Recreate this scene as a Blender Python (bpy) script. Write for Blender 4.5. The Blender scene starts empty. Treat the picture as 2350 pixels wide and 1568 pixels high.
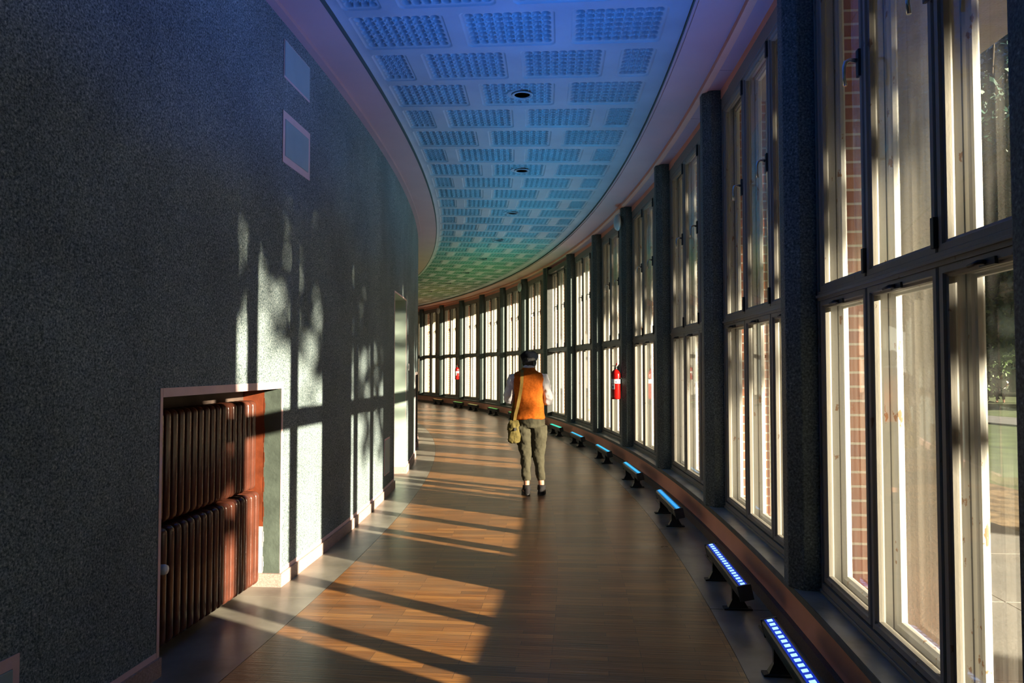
import bpy, bmesh, math, random
import numpy as np
from mathutils import Vector, Matrix
rnd = random.Random(7)
C = bpy.context.scene.collection
PI = math.pi
S = bpy.context.scene

# ------------------------------------------------------------------ camera
EYE = 1.5
TILT = 0.0336709
cam = bpy.data.cameras.new('camera'); camo = bpy.data.objects.new('camera', cam); C.objects.link(camo)
cam.sensor_width = 36; cam.lens = 1650 / 2350 * 36
cam.clip_start = .05; cam.clip_end = 400
camo.location = (0, 0, EYE); camo.rotation_euler = (PI / 2 + TILT, 0, 0)
S.camera = camo

# ------------------------------------------------------------------ sky, sun, exposure
SUN_AZ = math.radians(-58.0)          # direction the light travels, measured from +Y
SUN_EL = math.radians(11.2)
w = bpy.data.worlds.new('sky'); S.world = w; w.use_nodes = True
nt = w.node_tree; nt.nodes.clear()
o_ = nt.nodes.new('ShaderNodeOutputWorld'); bg = nt.nodes.new('ShaderNodeBackground')
sky = nt.nodes.new('ShaderNodeTexSky'); sky.sky_type = 'NISHITA'; sky.sun_disc = False
sky.sun_elevation = SUN_EL; sky.sun_rotation = math.radians(180) + SUN_AZ
sky.air_density = 1.0; sky.dust_density = .6; sky.ozone_density = 2.0
hs = nt.nodes.new('ShaderNodeHueSaturation'); hs.inputs['Saturation'].default_value = .75
nt.links.new(sky.outputs[0], hs.inputs['Color']); nt.links.new(hs.outputs[0], bg.inputs[0])
bg.inputs[1].default_value = .042
nt.links.new(bg.outputs[0], o_.inputs[0])
sl = bpy.data.lights.new('sun', 'SUN'); sun = bpy.data.objects.new('sun', sl); C.objects.link(sun)
sl.energy = 36; sl.color = (1.0, .82, .62); sl.angle = math.radians(.6)
d = Vector((math.sin(SUN_AZ) * math.cos(SUN_EL), math.cos(SUN_AZ) * math.cos(SUN_EL), -math.sin(SUN_EL)))
sun.rotation_euler = d.to_track_quat('-Z', 'Y').to_euler(); sun.location = (30, -15, 12)
S.view_settings.view_transform = 'Standard'; S.view_settings.look = 'None'
S.view_settings.gamma = 1; S.view_settings.use_curve_mapping = False
S.view_settings.exposure = -.12

# ------------------------------------------------------------------ plan of the curved corridor
CX, CY = -44.18845, 8.27257           # centre of all the arcs
RC = 46.0                             # circle of columns
D = .0493734; PHI = -.0935947         # angular bay, angle of column 0
WALL = 42.74; SOFL = 43.07; SOFR = 45.57
ZS = 3.915; ZC = 3.965                # soffit and coffered ceiling heights
TH0, TH1 = -.50, .66
def P(r, t, z=0.): return Vector((CX + r * math.cos(t), CY + r * math.sin(t), z))
def colth(n): return PHI + n * D

# ------------------------------------------------------------------ materials
def mat(name):
    m = bpy.data.materials.new(name); m.use_nodes = True
    n = m.node_tree.nodes; n.clear()
    out = n.new('ShaderNodeOutputMaterial'); b = n.new('ShaderNodeBsdfPrincipled')
    m.node_tree.links.new(b.outputs[0], out.inputs[0])
    return m, m.node_tree, b
def simple(name, col, rough=.5, metal=0., noise=0., nscale=20., bump=0., bscale=60., spec=.5):
    m, t, b = mat(name); L = t.links.new
    b.inputs['Base Color'].default_value = (*col, 1); b.inputs['Roughness'].default_value = rough
    b.inputs['Metallic'].default_value = metal; b.inputs['Specular IOR Level'].default_value = spec
    tc = t.nodes.new('ShaderNodeTexCoord')
    if noise:
        nz = t.nodes.new('ShaderNodeTexNoise'); nz.inputs['Scale'].default_value = nscale; nz.inputs['Detail'].default_value = 6
        L(tc.outputs['Object'], nz.inputs['Vector'])
        cr = t.nodes.new('ShaderNodeValToRGB')
        cr.color_ramp.elements[0].position = .3; cr.color_ramp.elements[1].position = .7
        cr.color_ramp.elements[0].color = (*[c * (1 - noise) for c in col], 1)
        cr.color_ramp.elements[1].color = (*[min(1, c * (1 + noise)) for c in col], 1)
        L(nz.outputs['Fac'], cr.inputs[0]); L(cr.outputs[0], b.inputs['Base Color'])
    if bump:
        nb = t.nodes.new('ShaderNodeTexNoise'); nb.inputs['Scale'].default_value = bscale; nb.inputs['Detail'].default_value = 4
        L(tc.outputs['Object'], nb.inputs['Vector'])
        bp = t.nodes.new('ShaderNodeBump'); bp.inputs['Strength'].default_value = bump; bp.inputs['Distance'].default_value = .01
        L(nb.outputs['Fac'], bp.inputs['Height']); L(bp.outputs[0], b.inputs['Normal'])
    return m
def speckle(name, c1, c2, scale, rough=.8, bump=.6, dist=.004, c3=None, spec=.3):
    """rough render: two (three) toned grains with relief"""
    m, t, b = mat(name); L = t.links.new
    tc = t.nodes.new('ShaderNodeTexCoord')
    nz = t.nodes.new('ShaderNodeTexNoise'); nz.inputs['Scale'].default_value = scale; nz.inputs['Detail'].default_value = 3; nz.inputs['Roughness'].default_value = .65
    L(tc.outputs['Object'], nz.inputs['Vector'])
    cr = t.nodes.new('ShaderNodeValToRGB'); e = cr.color_ramp.elements
    e[0].position = .36; e[0].color = (*c1, 1); e[1].position = .62; e[1].color = (*c2, 1)
    if c3: k = e.new(.72); k.color = (*c3, 1)
    L(nz.outputs['Fac'], cr.inputs[0])
    n2 = t.nodes.new('ShaderNodeTexNoise'); n2.inputs['Scale'].default_value = 1.7; n2.inputs['Detail'].default_value = 5
    L(tc.outputs['Object'], n2.inputs['Vector'])
    mx = t.nodes.new('ShaderNodeMix'); mx.data_type = 'RGBA'; mx.blend_type = 'MULTIPLY'
    mr = t.nodes.new('ShaderNodeMapRange'); mr.inputs[1].default_value = .3; mr.inputs[2].default_value = .7; mr.inputs[3].default_value = .78; mr.inputs[4].default_value = 1.1
    L(n2.outputs['Fac'], mr.inputs[0]); mx.inputs[0].default_value = 1
    L(cr.outputs[0], mx.inputs[6]); L(mr.outputs[0], mx.inputs[7]); L(mx.outputs[2], b.inputs['Base Color'])
    b.inputs['Roughness'].default_value = rough; b.inputs['Specular IOR Level'].default_value = spec
    bp = t.nodes.new('ShaderNodeBump'); bp.inputs['Strength'].default_value = bump; bp.inputs['Distance'].default_value = dist
    L(nz.outputs['Fac'], bp.inputs['Height']); L(bp.outputs[0], b.inputs['Normal'])
    return m
def emis(name, col, s):
    m, t, b = mat(name); b.inputs['Base Color'].default_value = (*[c * .3 for c in col], 1)
    b.inputs['Emission Color'].default_value = (*col, 1); b.inputs['Emission Strength'].default_value = s; return m

M = {}
M['stucco'] = speckle('wall_render', (.06, .09, .10), (.30, .36, .37), 105, rough=.9, bump=.9, dist=.006, c3=(.64, .64, .61), spec=.15)
M['column'] = speckle('terrazzo', (.03, .042, .042), (.13, .165, .16), 85, rough=.55, bump=.5, dist=.002, c3=(.30, .34, .32))
M['pink'] = simple('salmon_paint', (.80, .36, .24), .6, noise=.06, nscale=3, bump=.15, bscale=160)
M['pinktrim'] = simple('pale_pink_paint', (.74, .52, .52), .5, noise=.06, nscale=9, bump=.1, bscale=40)
M['soffit'] = simple('soffit_paint', (.52, .28, .27), .6, noise=.05, nscale=2, bump=.08, bscale=50)
M['basestone'] = speckle('baseboard_stone', (.34, .23, .20), (.52, .37, .33), 130, rough=.55, bump=.1)
M['kickbase'] = speckle('dark_baseboard', (.09, .06, .045), (.15, .10, .08), 120, rough=.5, bump=.1)
M['sill'] = simple('sill_slab', (.13, .17, .19), .38, noise=.5, nscale=4, bump=.15, bscale=30)
M['silledge'] = simple('sill_edge', (.07, .075, .06), .6, noise=.3, nscale=12)
M['ceil'] = simple('ceiling_plaster', (.27, .31, .35), .5, noise=.10, nscale=2.5, bump=.05, bscale=40)
M['gap'] = simple('shadow_gap', (.05, .07, .06), .8)
M['jamb'] = simple('green_jamb', (.075, .095, .08), .5, noise=.25, nscale=8, bump=.3, bscale=30)
M['doorjamb'] = simple('pale_green_jamb', (.42, .52, .45), .6, noise=.05, nscale=3)
M['rust'] = simple('rust_primer', (.15, .032, .011), .5, noise=.3, nscale=10, bump=.3, bscale=20)
M['whiteplaster'] = simple('bare_white_plaster', (.7, .68, .6), .8, noise=.1, nscale=30, bump=.4, bscale=30)
M['radiator'] = simple('brown_radiator_enamel', (.09, .028, .017), .22, noise=.2, nscale=14, bump=.15, bscale=22)
M['black'] = simple('black_plastic', (.012, .012, .013), .45)
M['casing'] = simple('grey_black_casing', (.05, .052, .05), .35, noise=.2, nscale=20)
M['cover'] = simple('vent_cover_paint', (.30, .42, .44), .5, noise=.06, nscale=6)
M['steel'] = simple('worn_chrome', (.62, .62, .6), .25, metal=1, noise=.15, nscale=30)
M['hinge'] = simple('black_iron', (.02, .018, .016), .5)
M['red'] = simple('red_enamel', (.27, .005, .004), .15)
M['labelw'] = simple('white_label', (.75, .75, .74), .5)
M['labeld'] = simple('dark_print', (.05, .06, .12), .6)
M['beige'] = simple('beige_sign', (.55, .47, .33), .6)
M['lampglass'] = simple('opal_glass', (.45, .50, .52), .3)
M['doorp'] = simple('door_paint', (.3, .36, .32), .4)
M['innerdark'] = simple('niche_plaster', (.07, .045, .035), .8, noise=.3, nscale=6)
M['stone'] = simple('stone_border', (.22, .20, .165), .36, noise=.4, nscale=3, bump=.12, bscale=14)
M['joint'] = simple('joint', (.02, .018, .015), .9)
M['cream'] = simple('cream_render', (.35, .315, .24), .9, noise=.14, nscale=5, bump=.9, bscale=60)
M['concrete'] = simple('roof_slab', (.35, .33, .3), .9)

def m_parquet():
    m, t, b = mat('parquet'); L = t.links.new
    uv = t.nodes.new('ShaderNodeUVMap'); uv.uv_map = 'UVMap'
    br = t.nodes.new('ShaderNodeTexBrick'); br.inputs['Scale'].default_value = 1
    br.inputs['Brick Width'].default_value = .46; br.inputs['Row Height'].default_value = .056
    br.inputs['Mortar Size'].default_value = .0012; br.inputs['Mortar Smooth'].default_value = .2
    br.inputs['Color1'].default_value = (0, 0, 0, 1); br.inputs['Color2'].default_value = (1, 1, 1, 1); br.inputs['Mortar'].default_value = (.5, .5, .5, 1)
    br.offset = .37; br.offset_frequency = 3; br.inputs['Bias'].default_value = 0
    L(uv.outputs[0], br.inputs['Vector'])
    cr = t.nodes.new('ShaderNodeValToRGB'); e = cr.color_ramp.elements
    e[0].position = 0; e[0].color = (.16, .068, .022, 1); e[1].position = 1; e[1].color = (.37, .165, .046, 1)
    k = e.new(.5); k.color = (.25, .10, .028, 1)
    L(br.outputs['Color'], cr.inputs[0])
    # grain along the strip
    mp = t.nodes.new('ShaderNodeMapping'); mp.inputs['Scale'].default_value = (3, 70, 1); L(uv.outputs[0], mp.inputs[0])
    gr = t.nodes.new('ShaderNodeTexNoise'); gr.inputs['Scale'].default_value = 1; gr.inputs['Detail'].default_value = 5; L(mp.outputs[0], gr.inputs['Vector'])
    gm = t.nodes.new('ShaderNodeMapRange'); gm.inputs[1].default_value = .25; gm.inputs[2].default_value = .75; gm.inputs[3].default_value = .55; gm.inputs[4].default_value = 1.4
    L(gr.outputs['Fac'], gm.inputs[0])
    mx = t.nodes.new('ShaderNodeMix'); mx.data_type = 'RGBA'; mx.blend_type = 'MULTIPLY'; mx.inputs[0].default_value = 1
    L(cr.outputs[0], mx.inputs[6]); L(gm.outputs[0], mx.inputs[7])
    # worn greyish patches
    mp2 = t.nodes.new('ShaderNodeMapping'); mp2.inputs['Scale'].default_value = (1.2, 2.4, 1); L(uv.outputs[0], mp2.inputs[0])
    wn = t.nodes.new('ShaderNodeTexNoise'); wn.inputs['Scale'].default_value = 1; wn.inputs['Detail'].default_value = 7; wn.inputs['Roughness'].default_value = .6; L(mp2.outputs[0], wn.inputs['Vector'])
    wr = t.nodes.new('ShaderNodeMapRange'); wr.inputs[1].default_value = .45; wr.inputs[2].default_value = .68; wr.inputs[3].default_value = 0; wr.inputs[4].default_value = .4
    L(wn.outputs['Fac'], wr.inputs[0])
    m2 = t.nodes.new('ShaderNodeMix'); m2.data_type = 'RGBA'; L(wr.outputs[0], m2.inputs[0]); L(mx.outputs[2], m2.inputs[6]); m2.inputs[7].default_value = (.25, .18, .11, 1)
    mf = t.nodes.new('ShaderNodeMix'); mf.data_type = 'RGBA'; L(br.outputs['Fac'], mf.inputs[0]); L(m2.outputs[2], mf.inputs[6]); mf.inputs[7].default_value = (.03, .018, .01, 1)
    L(mf.outputs[2], b.inputs['Base Color'])
    rr = t.nodes.new('ShaderNodeMapRange'); rr.inputs[3].default_value = .22; rr.inputs[4].default_value = .42; L(wn.outputs['Fac'], rr.inputs[0])
    L(rr.outputs[0], b.inputs['Roughness']); b.inputs['Specular IOR Level'].default_value = .4
    # relief: boards slightly tilted one by one + joints + grain
    ad = t.nodes.new('ShaderNodeMath'); ad.operation = 'MULTIPLY_ADD'; L(br.outputs['Fac'], ad.inputs[0]); ad.inputs[1].default_value = -.8; L(gr.outputs['Fac'], ad.inputs[2])
    a2 = t.nodes.new('ShaderNodeMath'); a2.operation = 'MULTIPLY_ADD'; L(br.outputs['Color'], a2.inputs[0]); a2.inputs[1].default_value = .35; L(ad.outputs[0], a2.inputs[2])
    bp = t.nodes.new('ShaderNodeBump'); bp.inputs['Strength'].default_value = .35; bp.inputs['Distance'].default_value = .004
    L(a2.outputs[0], bp.inputs['Height']); L(bp.outputs[0], b.inputs['Normal'])
    return m
M['parquet'] = m_parquet()

def m_brick():
    m, t, b = mat('brick'); L = t.links.new
    uv = t.nodes.new('ShaderNodeUVMap'); uv.uv_map = 'UVMap'
    br = t.nodes.new('ShaderNodeTexBrick'); br.inputs['Scale'].default_value = 1
    br.inputs['Brick Width'].default_value = .25; br.inputs['Row Height'].default_value = .077
    br.inputs['Mortar Size'].default_value = .007
    br.inputs['Color1'].default_value = (.42, .15, .06, 1); br.inputs['Color2'].default_value = (.30, .09, .05, 1); br.inputs['Mortar'].default_value = (.6, .55, .47, 1)
    L(uv.outputs[0], br.inputs['Vector']); L(br.outputs['Color'], b.inputs['Base Color']); b.inputs['Roughness'].default_value = .85
    bp = t.nodes.new('ShaderNodeBump'); bp.inputs['Strength'].default_value = .6; bp.inputs['Distance'].default_value = .006; bp.invert = True
    L(br.outputs['Fac'], bp.inputs['Height']); L(bp.outputs[0], b.inputs['Normal'])
    return m
M['brick'] = m_brick()

def m_paint(name, base, under, amount):
    """old window paint with flaked patches of bare wood"""
    m, t, b = mat(name); L = t.links.new
    tc = t.nodes.new('ShaderNodeTexCoord')
    mp = t.nodes.new('ShaderNodeMapping'); mp.inputs['Scale'].default_value = (22, 22, 9); L(tc.outputs['Object'], mp.inputs[0])
    oi = t.nodes.new('ShaderNodeObjectInfo'); va = t.nodes.new('ShaderNodeVectorMath'); va.operation = 'ADD'
    cb = t.nodes.new('ShaderNodeCombineXYZ'); mu = t.nodes.new('ShaderNodeMath'); mu.operation = 'MULTIPLY'; mu.inputs[1].default_value = 40
    L(oi.outputs['Random'], mu.inputs[0]); L(mu.outputs[0], cb.inputs[0]); L(mu.outputs[0], cb.inputs[2])
    L(mp.outputs[0], va.inputs[0]); L(cb.outputs[0], va.inputs[1])
    nz = t.nodes.new('ShaderNodeTexNoise'); nz.inputs['Scale'].default_value = 1; nz.inputs['Detail'].default_value = 8; nz.inputs['Roughness'].default_value = .6
    L(va.outputs[0], nz.inputs['Vector'])
    cr = t.nodes.new('ShaderNodeValToRGB'); e = cr.color_ramp.elements
    e[0].position = amount; e[0].color = (*base, 1); e[1].position = amount + .015; e[1].color = (*under, 1)
    L(nz.outputs['Fac'], cr.inputs[0]); L(cr.outputs[0], b.inputs['Base Color']); b.inputs['Roughness'].default_value = .5
    bp = t.nodes.new('ShaderNodeBump'); bp.inputs['Strength'].default_value = .4; bp.inputs['Distance'].default_value = .004
    L(nz.outputs['Fac'], bp.inputs['Height']); L(bp.outputs[0], b.inputs['Normal'])
    return m
M['paint'] = m_paint('window_paint_inner', (.20, .185, .155), (.10, .06, .035), .66)  # same off-white paint, darkened here to stand for the backlit inner side
M['paintout'] = m_paint('window_paint_outer', (.56, .55, .50), (.34, .20, .11), .645)

def m_glass(name, dirt):
    m, t, b = mat(name); t.nodes.remove(b); L = t.links.new
    out = [n for n in t.nodes if n.type == 'OUTPUT_MATERIAL'][0]
    tr = t.nodes.new('ShaderNodeBsdfTransparent'); tr.inputs[0].default_value = (.93, .96, .94, 1)
    gl = t.nodes.new('ShaderNodeBsdfGlossy'); gl.inputs['Roughness'].default_value = .02
    lw = t.nodes.new('ShaderNodeLayerWeight'); lw.inputs['Blend'].default_value = .5
    pw = t.nodes.new('ShaderNodeMath'); pw.operation = 'POWER'; pw.inputs[1].default_value = 5; L(lw.outputs['Facing'], pw.inputs[0])
    fr = t.nodes.new('ShaderNodeMath'); fr.operation = 'MULTIPLY_ADD'; fr.inputs[1].default_value = .90; fr.inputs[2].default_value = .07; L(pw.outputs[0], fr.inputs[0])
    m1 = t.nodes.new('ShaderNodeMixShader'); L(fr.outputs[0], m1.inputs[0]); L(tr.outputs[0], m1.inputs[1]); L(gl.outputs[0], m1.inputs[2])
    di = t.nodes.new('ShaderNodeBsdfDiffuse'); di.inputs[0].default_value = (.8, .8, .76, 1)
    tl = t.nodes.new('ShaderNodeBsdfTranslucent'); tl.inputs[0].default_value = (.8, .8, .76, 1)
    m2 = t.nodes.new('ShaderNodeMixShader'); m2.inputs[0].default_value = .6; L(di.outputs[0], m2.inputs[1]); L(tl.outputs[0], m2.inputs[2])
    tc = t.nodes.new('ShaderNodeTexCoord')
    mp = t.nodes.new('ShaderNodeMapping'); mp.inputs['Scale'].default_value = (22, 22, .8); L(tc.outputs['Object'], mp.inputs[0])
    nz = t.nodes.new('ShaderNodeTexNoise'); nz.inputs['Scale'].default_value = 1; nz.inputs['Detail'].default_value = 5; L(mp.outputs[0], nz.inputs['Vector'])
    mr = t.nodes.new('ShaderNodeMapRange'); mr.inputs[1].default_value = .35; mr.inputs[2].default_value = .8; mr.inputs[3].default_value = dirt * .3; mr.inputs[4].default_value = dirt * 2
    L(nz.outputs['Fac'], mr.inputs[0])
    m3 = t.nodes.new('ShaderNodeMixShader'); L(mr.outputs[0], m3.inputs[0]); L(m1.outputs[0], m3.inputs[1]); L(m2.outputs[0], m3.inputs[2])
    L(m3.outputs[0], out.inputs[0])
    return m
M['glass'] = m_glass('window_glass', .014)
M['glassout'] = m_glass('dusty_window_glass', .03)

# ------------------------------------------------------------------ mesh helpers
class MB:
    def __init__(s): s.v = []; s.f = []; s.uv = []; s.mi = []; s.cur = 0; s.uvon = False; s.sm = []; s.smooth = False
    def vert(s, p): s.v.append(tuple(p)); return len(s.v) - 1
    def face(s, idx, uv=None):
        s.f.append(tuple(idx)); s.mi.append(s.cur); s.sm.append(s.smooth)
        s.uv.append(uv if uv else [(0, 0)] * len(idx)); s.uvon = s.uvon or bool(uv)
    def quad(s, a, b, c, d, uv=None): s.face([s.vert(a), s.vert(b), s.vert(c), s.vert(d)], uv)
    def box(s, x0, x1, y0, y1, z0, z1, tf=None, bev=0.):
        ps = [(x, y, z) for z in (z0, z1) for (x, y) in ((x0, y0), (x1, y0), (x1, y1), (x0, y1))]
        if tf: ps = [tf(*p) for p in ps]
        i = [s.vert(p) for p in ps]
        for q in ((3, 2, 1, 0), (4, 5, 6, 7), (0, 1, 5, 4), (1, 2, 6, 5), (2, 3, 7, 6), (3, 0, 4, 7)): s.face([i[k] for k in q])
    def pbox(s, r0, r1, t0, t1, z0, z1, n=1, ends=True, uvs=False):
        """box bent along the arc"""
        rows = []
        for k in range(n + 1):
            t = t0 + (t1 - t0) * k / n
            rows.append([s.vert(P(r0, t, z0)), s.vert(P(r1, t, z0)), s.vert(P(r1, t, z1)), s.vert(P(r0, t, z1))])
        for k in range(n):
            a, b = rows[k], rows[k + 1]
            ta = (t0 + (t1 - t0) * k / n) * 44.5; tb = (t0 + (t1 - t0) * (k + 1) / n) * 44.5
            s.face([a[0], b[0], b[1], a[1]])
            s.face([a[2], b[2], b[3], a[3]], [(r1, ta), (r1, tb), (r0, tb), (r0, ta)] if uvs else None)
            s.face([a[1], b[1], b[2], a[2]]); s.face([a[3], b[3], b[0], a[0]])
        if ends:
            a = rows[0]; s.face([a[0], a[1], a[2], a[3]]); a = rows[-1]; s.face([a[3], a[2], a[1], a[0]])
    def tube(s, pts, rad, seg=10, caps=True, ell=None, up=Vector((0, 0, 1))):
        """swept tube; rad number or list; ell = list of second radii"""
        pts = [Vector(p) for p in pts]; n = len(pts)
        if not hasattr(rad, '__len__'): rad = [rad] * n
        if ell is None: ell = rad
        elif not hasattr(ell, '__len__'): ell = [ell] * n
        rings = []
        u = None
        for i, p in enumerate(pts):
            tdir = (pts[min(i + 1, n - 1)] - pts[max(i - 1, 0)]).normalized()
            if u is None:
                u = up - tdir * up.dot(tdir)
                if u.length < .05: u = Vector((1, 0, 0)) - tdir * tdir.x
            else: u = u - tdir * u.dot(tdir)
            u.normalize(); v = tdir.cross(u)
            rings.append([s.vert(p + u * rad[i] * math.cos(2 * PI * k / seg) + v * ell[i] * math.sin(2 * PI * k / seg)) for k in range(seg)])
        sm = s.smooth; s.smooth = True
        for a, b in zip(rings, rings[1:]):
            for k in range(seg): s.face([a[k], a[(k + 1) % seg], b[(k + 1) % seg], b[k]])
        s.smooth = sm
        if caps: s.face(rings[0][::-1]); s.face(rings[-1])
    def rings(s, rings, caps=(True, True), smooth=True):
        idx = [[s.vert(p) for p in r] for r in rings]; n = len(idx[0])
        sm = s.smooth; s.smooth = smooth
        for a, b in zip(idx, idx[1:]):
            for k in range(n): s.face([a[k], a[(k + 1) % n], b[(k + 1) % n], b[k]])
        s.smooth = sm
        if caps[0]: s.face(idx[0][::-1])
        if caps[1]: s.face(idx[-1])
    def ball(s, c, rx, ry, rz, seg=16, rg=10, rot=None):
        c = Vector(c); rr = []
        for i in range(1, rg):
            a = PI * i / rg
            ring = []
            for k in range(seg):
                b = 2 * PI * k / seg
                q = Vector((rx * math.sin(a) * math.cos(b), ry * math.sin(a) * math.sin(b), -rz * math.cos(a)))
                if rot: q = rot @ q
                ring.append(c + q)
            rr.append(ring)
        idx = [[s.vert(p) for p in r] for r in rr]
        lo = Vector((0, 0, -rz)); hi = Vector((0, 0, rz))
        if rot: lo = rot @ lo; hi = rot @ hi
        a = s.vert(c + lo); b = s.vert(c + hi)
        sm = s.smooth; s.smooth = True
        for k in range(seg):
            s.face([a, idx[0][(k + 1) % seg], idx[0][k]]); s.face([b, idx[-1][k], idx[-1][(k + 1) % seg]])
        for x, y in zip(idx, idx[1:]):
            for k in range(seg): s.face([x[k], x[(k + 1) % seg], y[(k + 1) % seg], y[k]])
        s.smooth = sm
    def lathe(s, prof, c=(0, 0, 0), axis='z', seg=24):
        c = Vector(c); rr = []
        for r, h in prof:
            ring = []
            for k in range(seg):
                a = 2 * PI * k / seg; p = (r * math.cos(a), r * math.sin(a), h)
                if axis == 'x': p = (h, r * math.cos(a), r * math.sin(a))
                if axis == 'y': p = (r * math.sin(a), h, r * math.cos(a))
                ring.append(c + Vector(p))
            rr.append(ring)
        s.rings(rr)
    def mesh(s, name, mats, bevel=0.):
        me = bpy.data.meshes.new(name); me.from_pydata(s.v, [], s.f)
        for m in (mats if isinstance(mats, (list, tuple)) else [mats]): me.materials.append(m)
        me.polygons.foreach_set('material_index', s.mi); me.polygons.foreach_set('use_smooth', s.sm)
        if s.uvon:
            ul = me.uv_layers.new(name='UVMap'); flat = [c for f in s.uv for p in f for c in p]; ul.data.foreach_set('uv', flat)
        me.update(); return me
    def build(s, name, mats, parent=None, fixn=True, bevel=0.):
        me = s.mesh(name, mats)
        if fixn:
            bm = bmesh.new(); bm.from_mesh(me); bmesh.ops.recalc_face_normals(bm, faces=bm.faces)
            bm.to_mesh(me); bm.free()
        o = bpy.data.objects.new(name, me); C.objects.link(o)
        if parent: o.parent = parent
        if bevel:
            b = o.modifiers.new('bevel', 'BEVEL'); b.width = bevel; b.segments = 2; b.limit_method = 'ANGLE'
        return o
def tag(o, label=None, cat=None, group=None, kind=None):
    if label: o['label'] = label
    if cat: o['category'] = cat
    if group: o['group'] = group
    if kind: o['kind'] = kind
    return o
def thing(name, loc, rz=0, label=None, cat=None, group=None, kind=None):
    o = bpy.data.objects.new(name, None); C.objects.link(o); o.location = loc; o.rotation_euler = (0, 0, rz); o.empty_display_size = .1
    return tag(o, label, cat, group, kind)
def copy_tree(o, parent=None):
    c = o.copy(); C.objects.link(c); c.parent = parent
    if o.parent: c.matrix_parent_inverse = o.matrix_parent_inverse.copy()
    for ch in [x for x in ALLCH.get(o.name, [])]: copy_tree(ch, c)
    return c
ALLCH = {}
def index_tree(o):
    ALLCH[o.name] = list(o.children)
    for c in o.children: index_tree(c)
def struct(o): o['kind'] = 'structure'; return o

# ------------------------------------------------------------------ floor
b = MB(); b.pbox(42.2, 46.28, TH0, TH1, -.12, -.004, 60); struct(b.build('floor', M['joint']))
b = MB(); b.pbox(SOFL + .002, SOFR - .002, TH0, TH1, -.004, 0, 90, uvs=True)
par = struct(b.build('floor_parquet', M['parquet'], fixn=False)); par.name = 'floor'
bl = MB(); k = 0
t = TH0; step = 2.05 / 42.9; off = 0.0
t0 = .0125 - step * 11
while t0 < TH1:
    bl.pbox(42.46, SOFL - .001, t0 + .00004, t0 + step - .00004, -.004, -.0003, 3)
    bl.pbox(SOFR + .001, 45.97, t0 + .0001, t0 + step - .0001, -.004, -.0003, 3); t0 += step
bl.build('floor', M['stone'])
for o in list(C.objects):
    if o.name.startswith('floor'): o['kind'] = 'structure'

# ------------------------------------------------------------------ inner wall with its niches
NICHE = [(-.1112, -.0782, -.01, 1.345, 42.47), (.0868, .1185, -.01, 1.345, 42.47)]   # t0,t1,z0,z1,back radius
DOOR = [(.0142, .0420, -.01, 2.41, 41.9)]
def wall():
    b = MB()
    ts = sorted(set([TH0 + (TH1 - TH0) * i / 140 for i in range(141)] + [x for n in NICHE + DOOR for x in n[:2]]))
    zs = [0, 1.345, 2.41, ZS + .02]
    for a, c in zip(ts, ts[1:]):
        for z0, z1 in zip(zs, zs[1:]):
            mt = (a + c) / 2; mz = (z0 + z1) / 2
            if any(n[0] < mt < n[1] and n[2] < mz < n[3] for n in NICHE + DOOR): continue
            b.cur = 0; b.quad(P(WALL, a, z0), P(WALL, c, z0), P(WALL, c, z1), P(WALL, a, z1))
    for (a, c, z0, z1, rb) in NICHE:
        z0 = 0
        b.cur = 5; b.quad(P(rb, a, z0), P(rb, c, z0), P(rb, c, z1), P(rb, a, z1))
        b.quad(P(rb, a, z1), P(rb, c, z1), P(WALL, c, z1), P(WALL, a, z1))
        b.cur = 1; b.quad(P(rb, a, z0), P(WALL, a, z0), P(WALL, a, z1), P(rb, a, z1))
        zz = [0, .42, z1]; rm = 42.62
        b.cur = 1; b.quad(P(rm, c, z0), P(WALL, c, z0), P(WALL, c, z1), P(rm, c, z1))
        # ragged edge between the painted and bare part of the jamb
        n = 40
        for i in range(n):
            za = z1 * i / n; zb = z1 * (i + 1) / n
            ra = rm + .006 * math.sin(i * 7.3); 
            b.cur = 3 if zb < .43 else 2
            b.quad(P(rb, c, za), P(rm, c, za), P(rm, c, zb), P(rb, c, zb))
            b.quad(P(rm, c - .00005, za), P(rm + .004 + .004 * math.sin(i * 5.1), c - .00005, za), P(rm + .004 + .004 * math.sin(i * 5.1), c - .00005, zb), P(rm, c - .00005, zb))
    for (a, c, z0, z1, rb) in DOOR:
        z0 = 0; b.cur = 4
        b.quad(P(rb, a, z0), P(rb, c, z0), P(rb, c, z1), P(rb, a, z1))
        b.quad(P(rb, a, z1), P(rb, c, z1), P(WALL, c, z1), P(WALL, a, z1))
        b.quad(P(rb, a, z0), P(WALL, a, z0), P(WALL, a, z1), P(rb, a, z1)); b.quad(P(rb, c, z0), P(WALL, c, z0), P(WALL, c, z1), P(rb, c, z1))
    return struct(b.build('wall_left', [M['stucco'], M['jamb'], M['rust'], M['whiteplaster'], M['doorjamb'], M['innerdark']], fixn=False))
wall()
b = MB(); b.pbox(WALL, WALL + .06, TH0, TH1, ZS - .035, ZS - .001, 90); struct(b.build('trim_1', M['soffit']))
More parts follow.
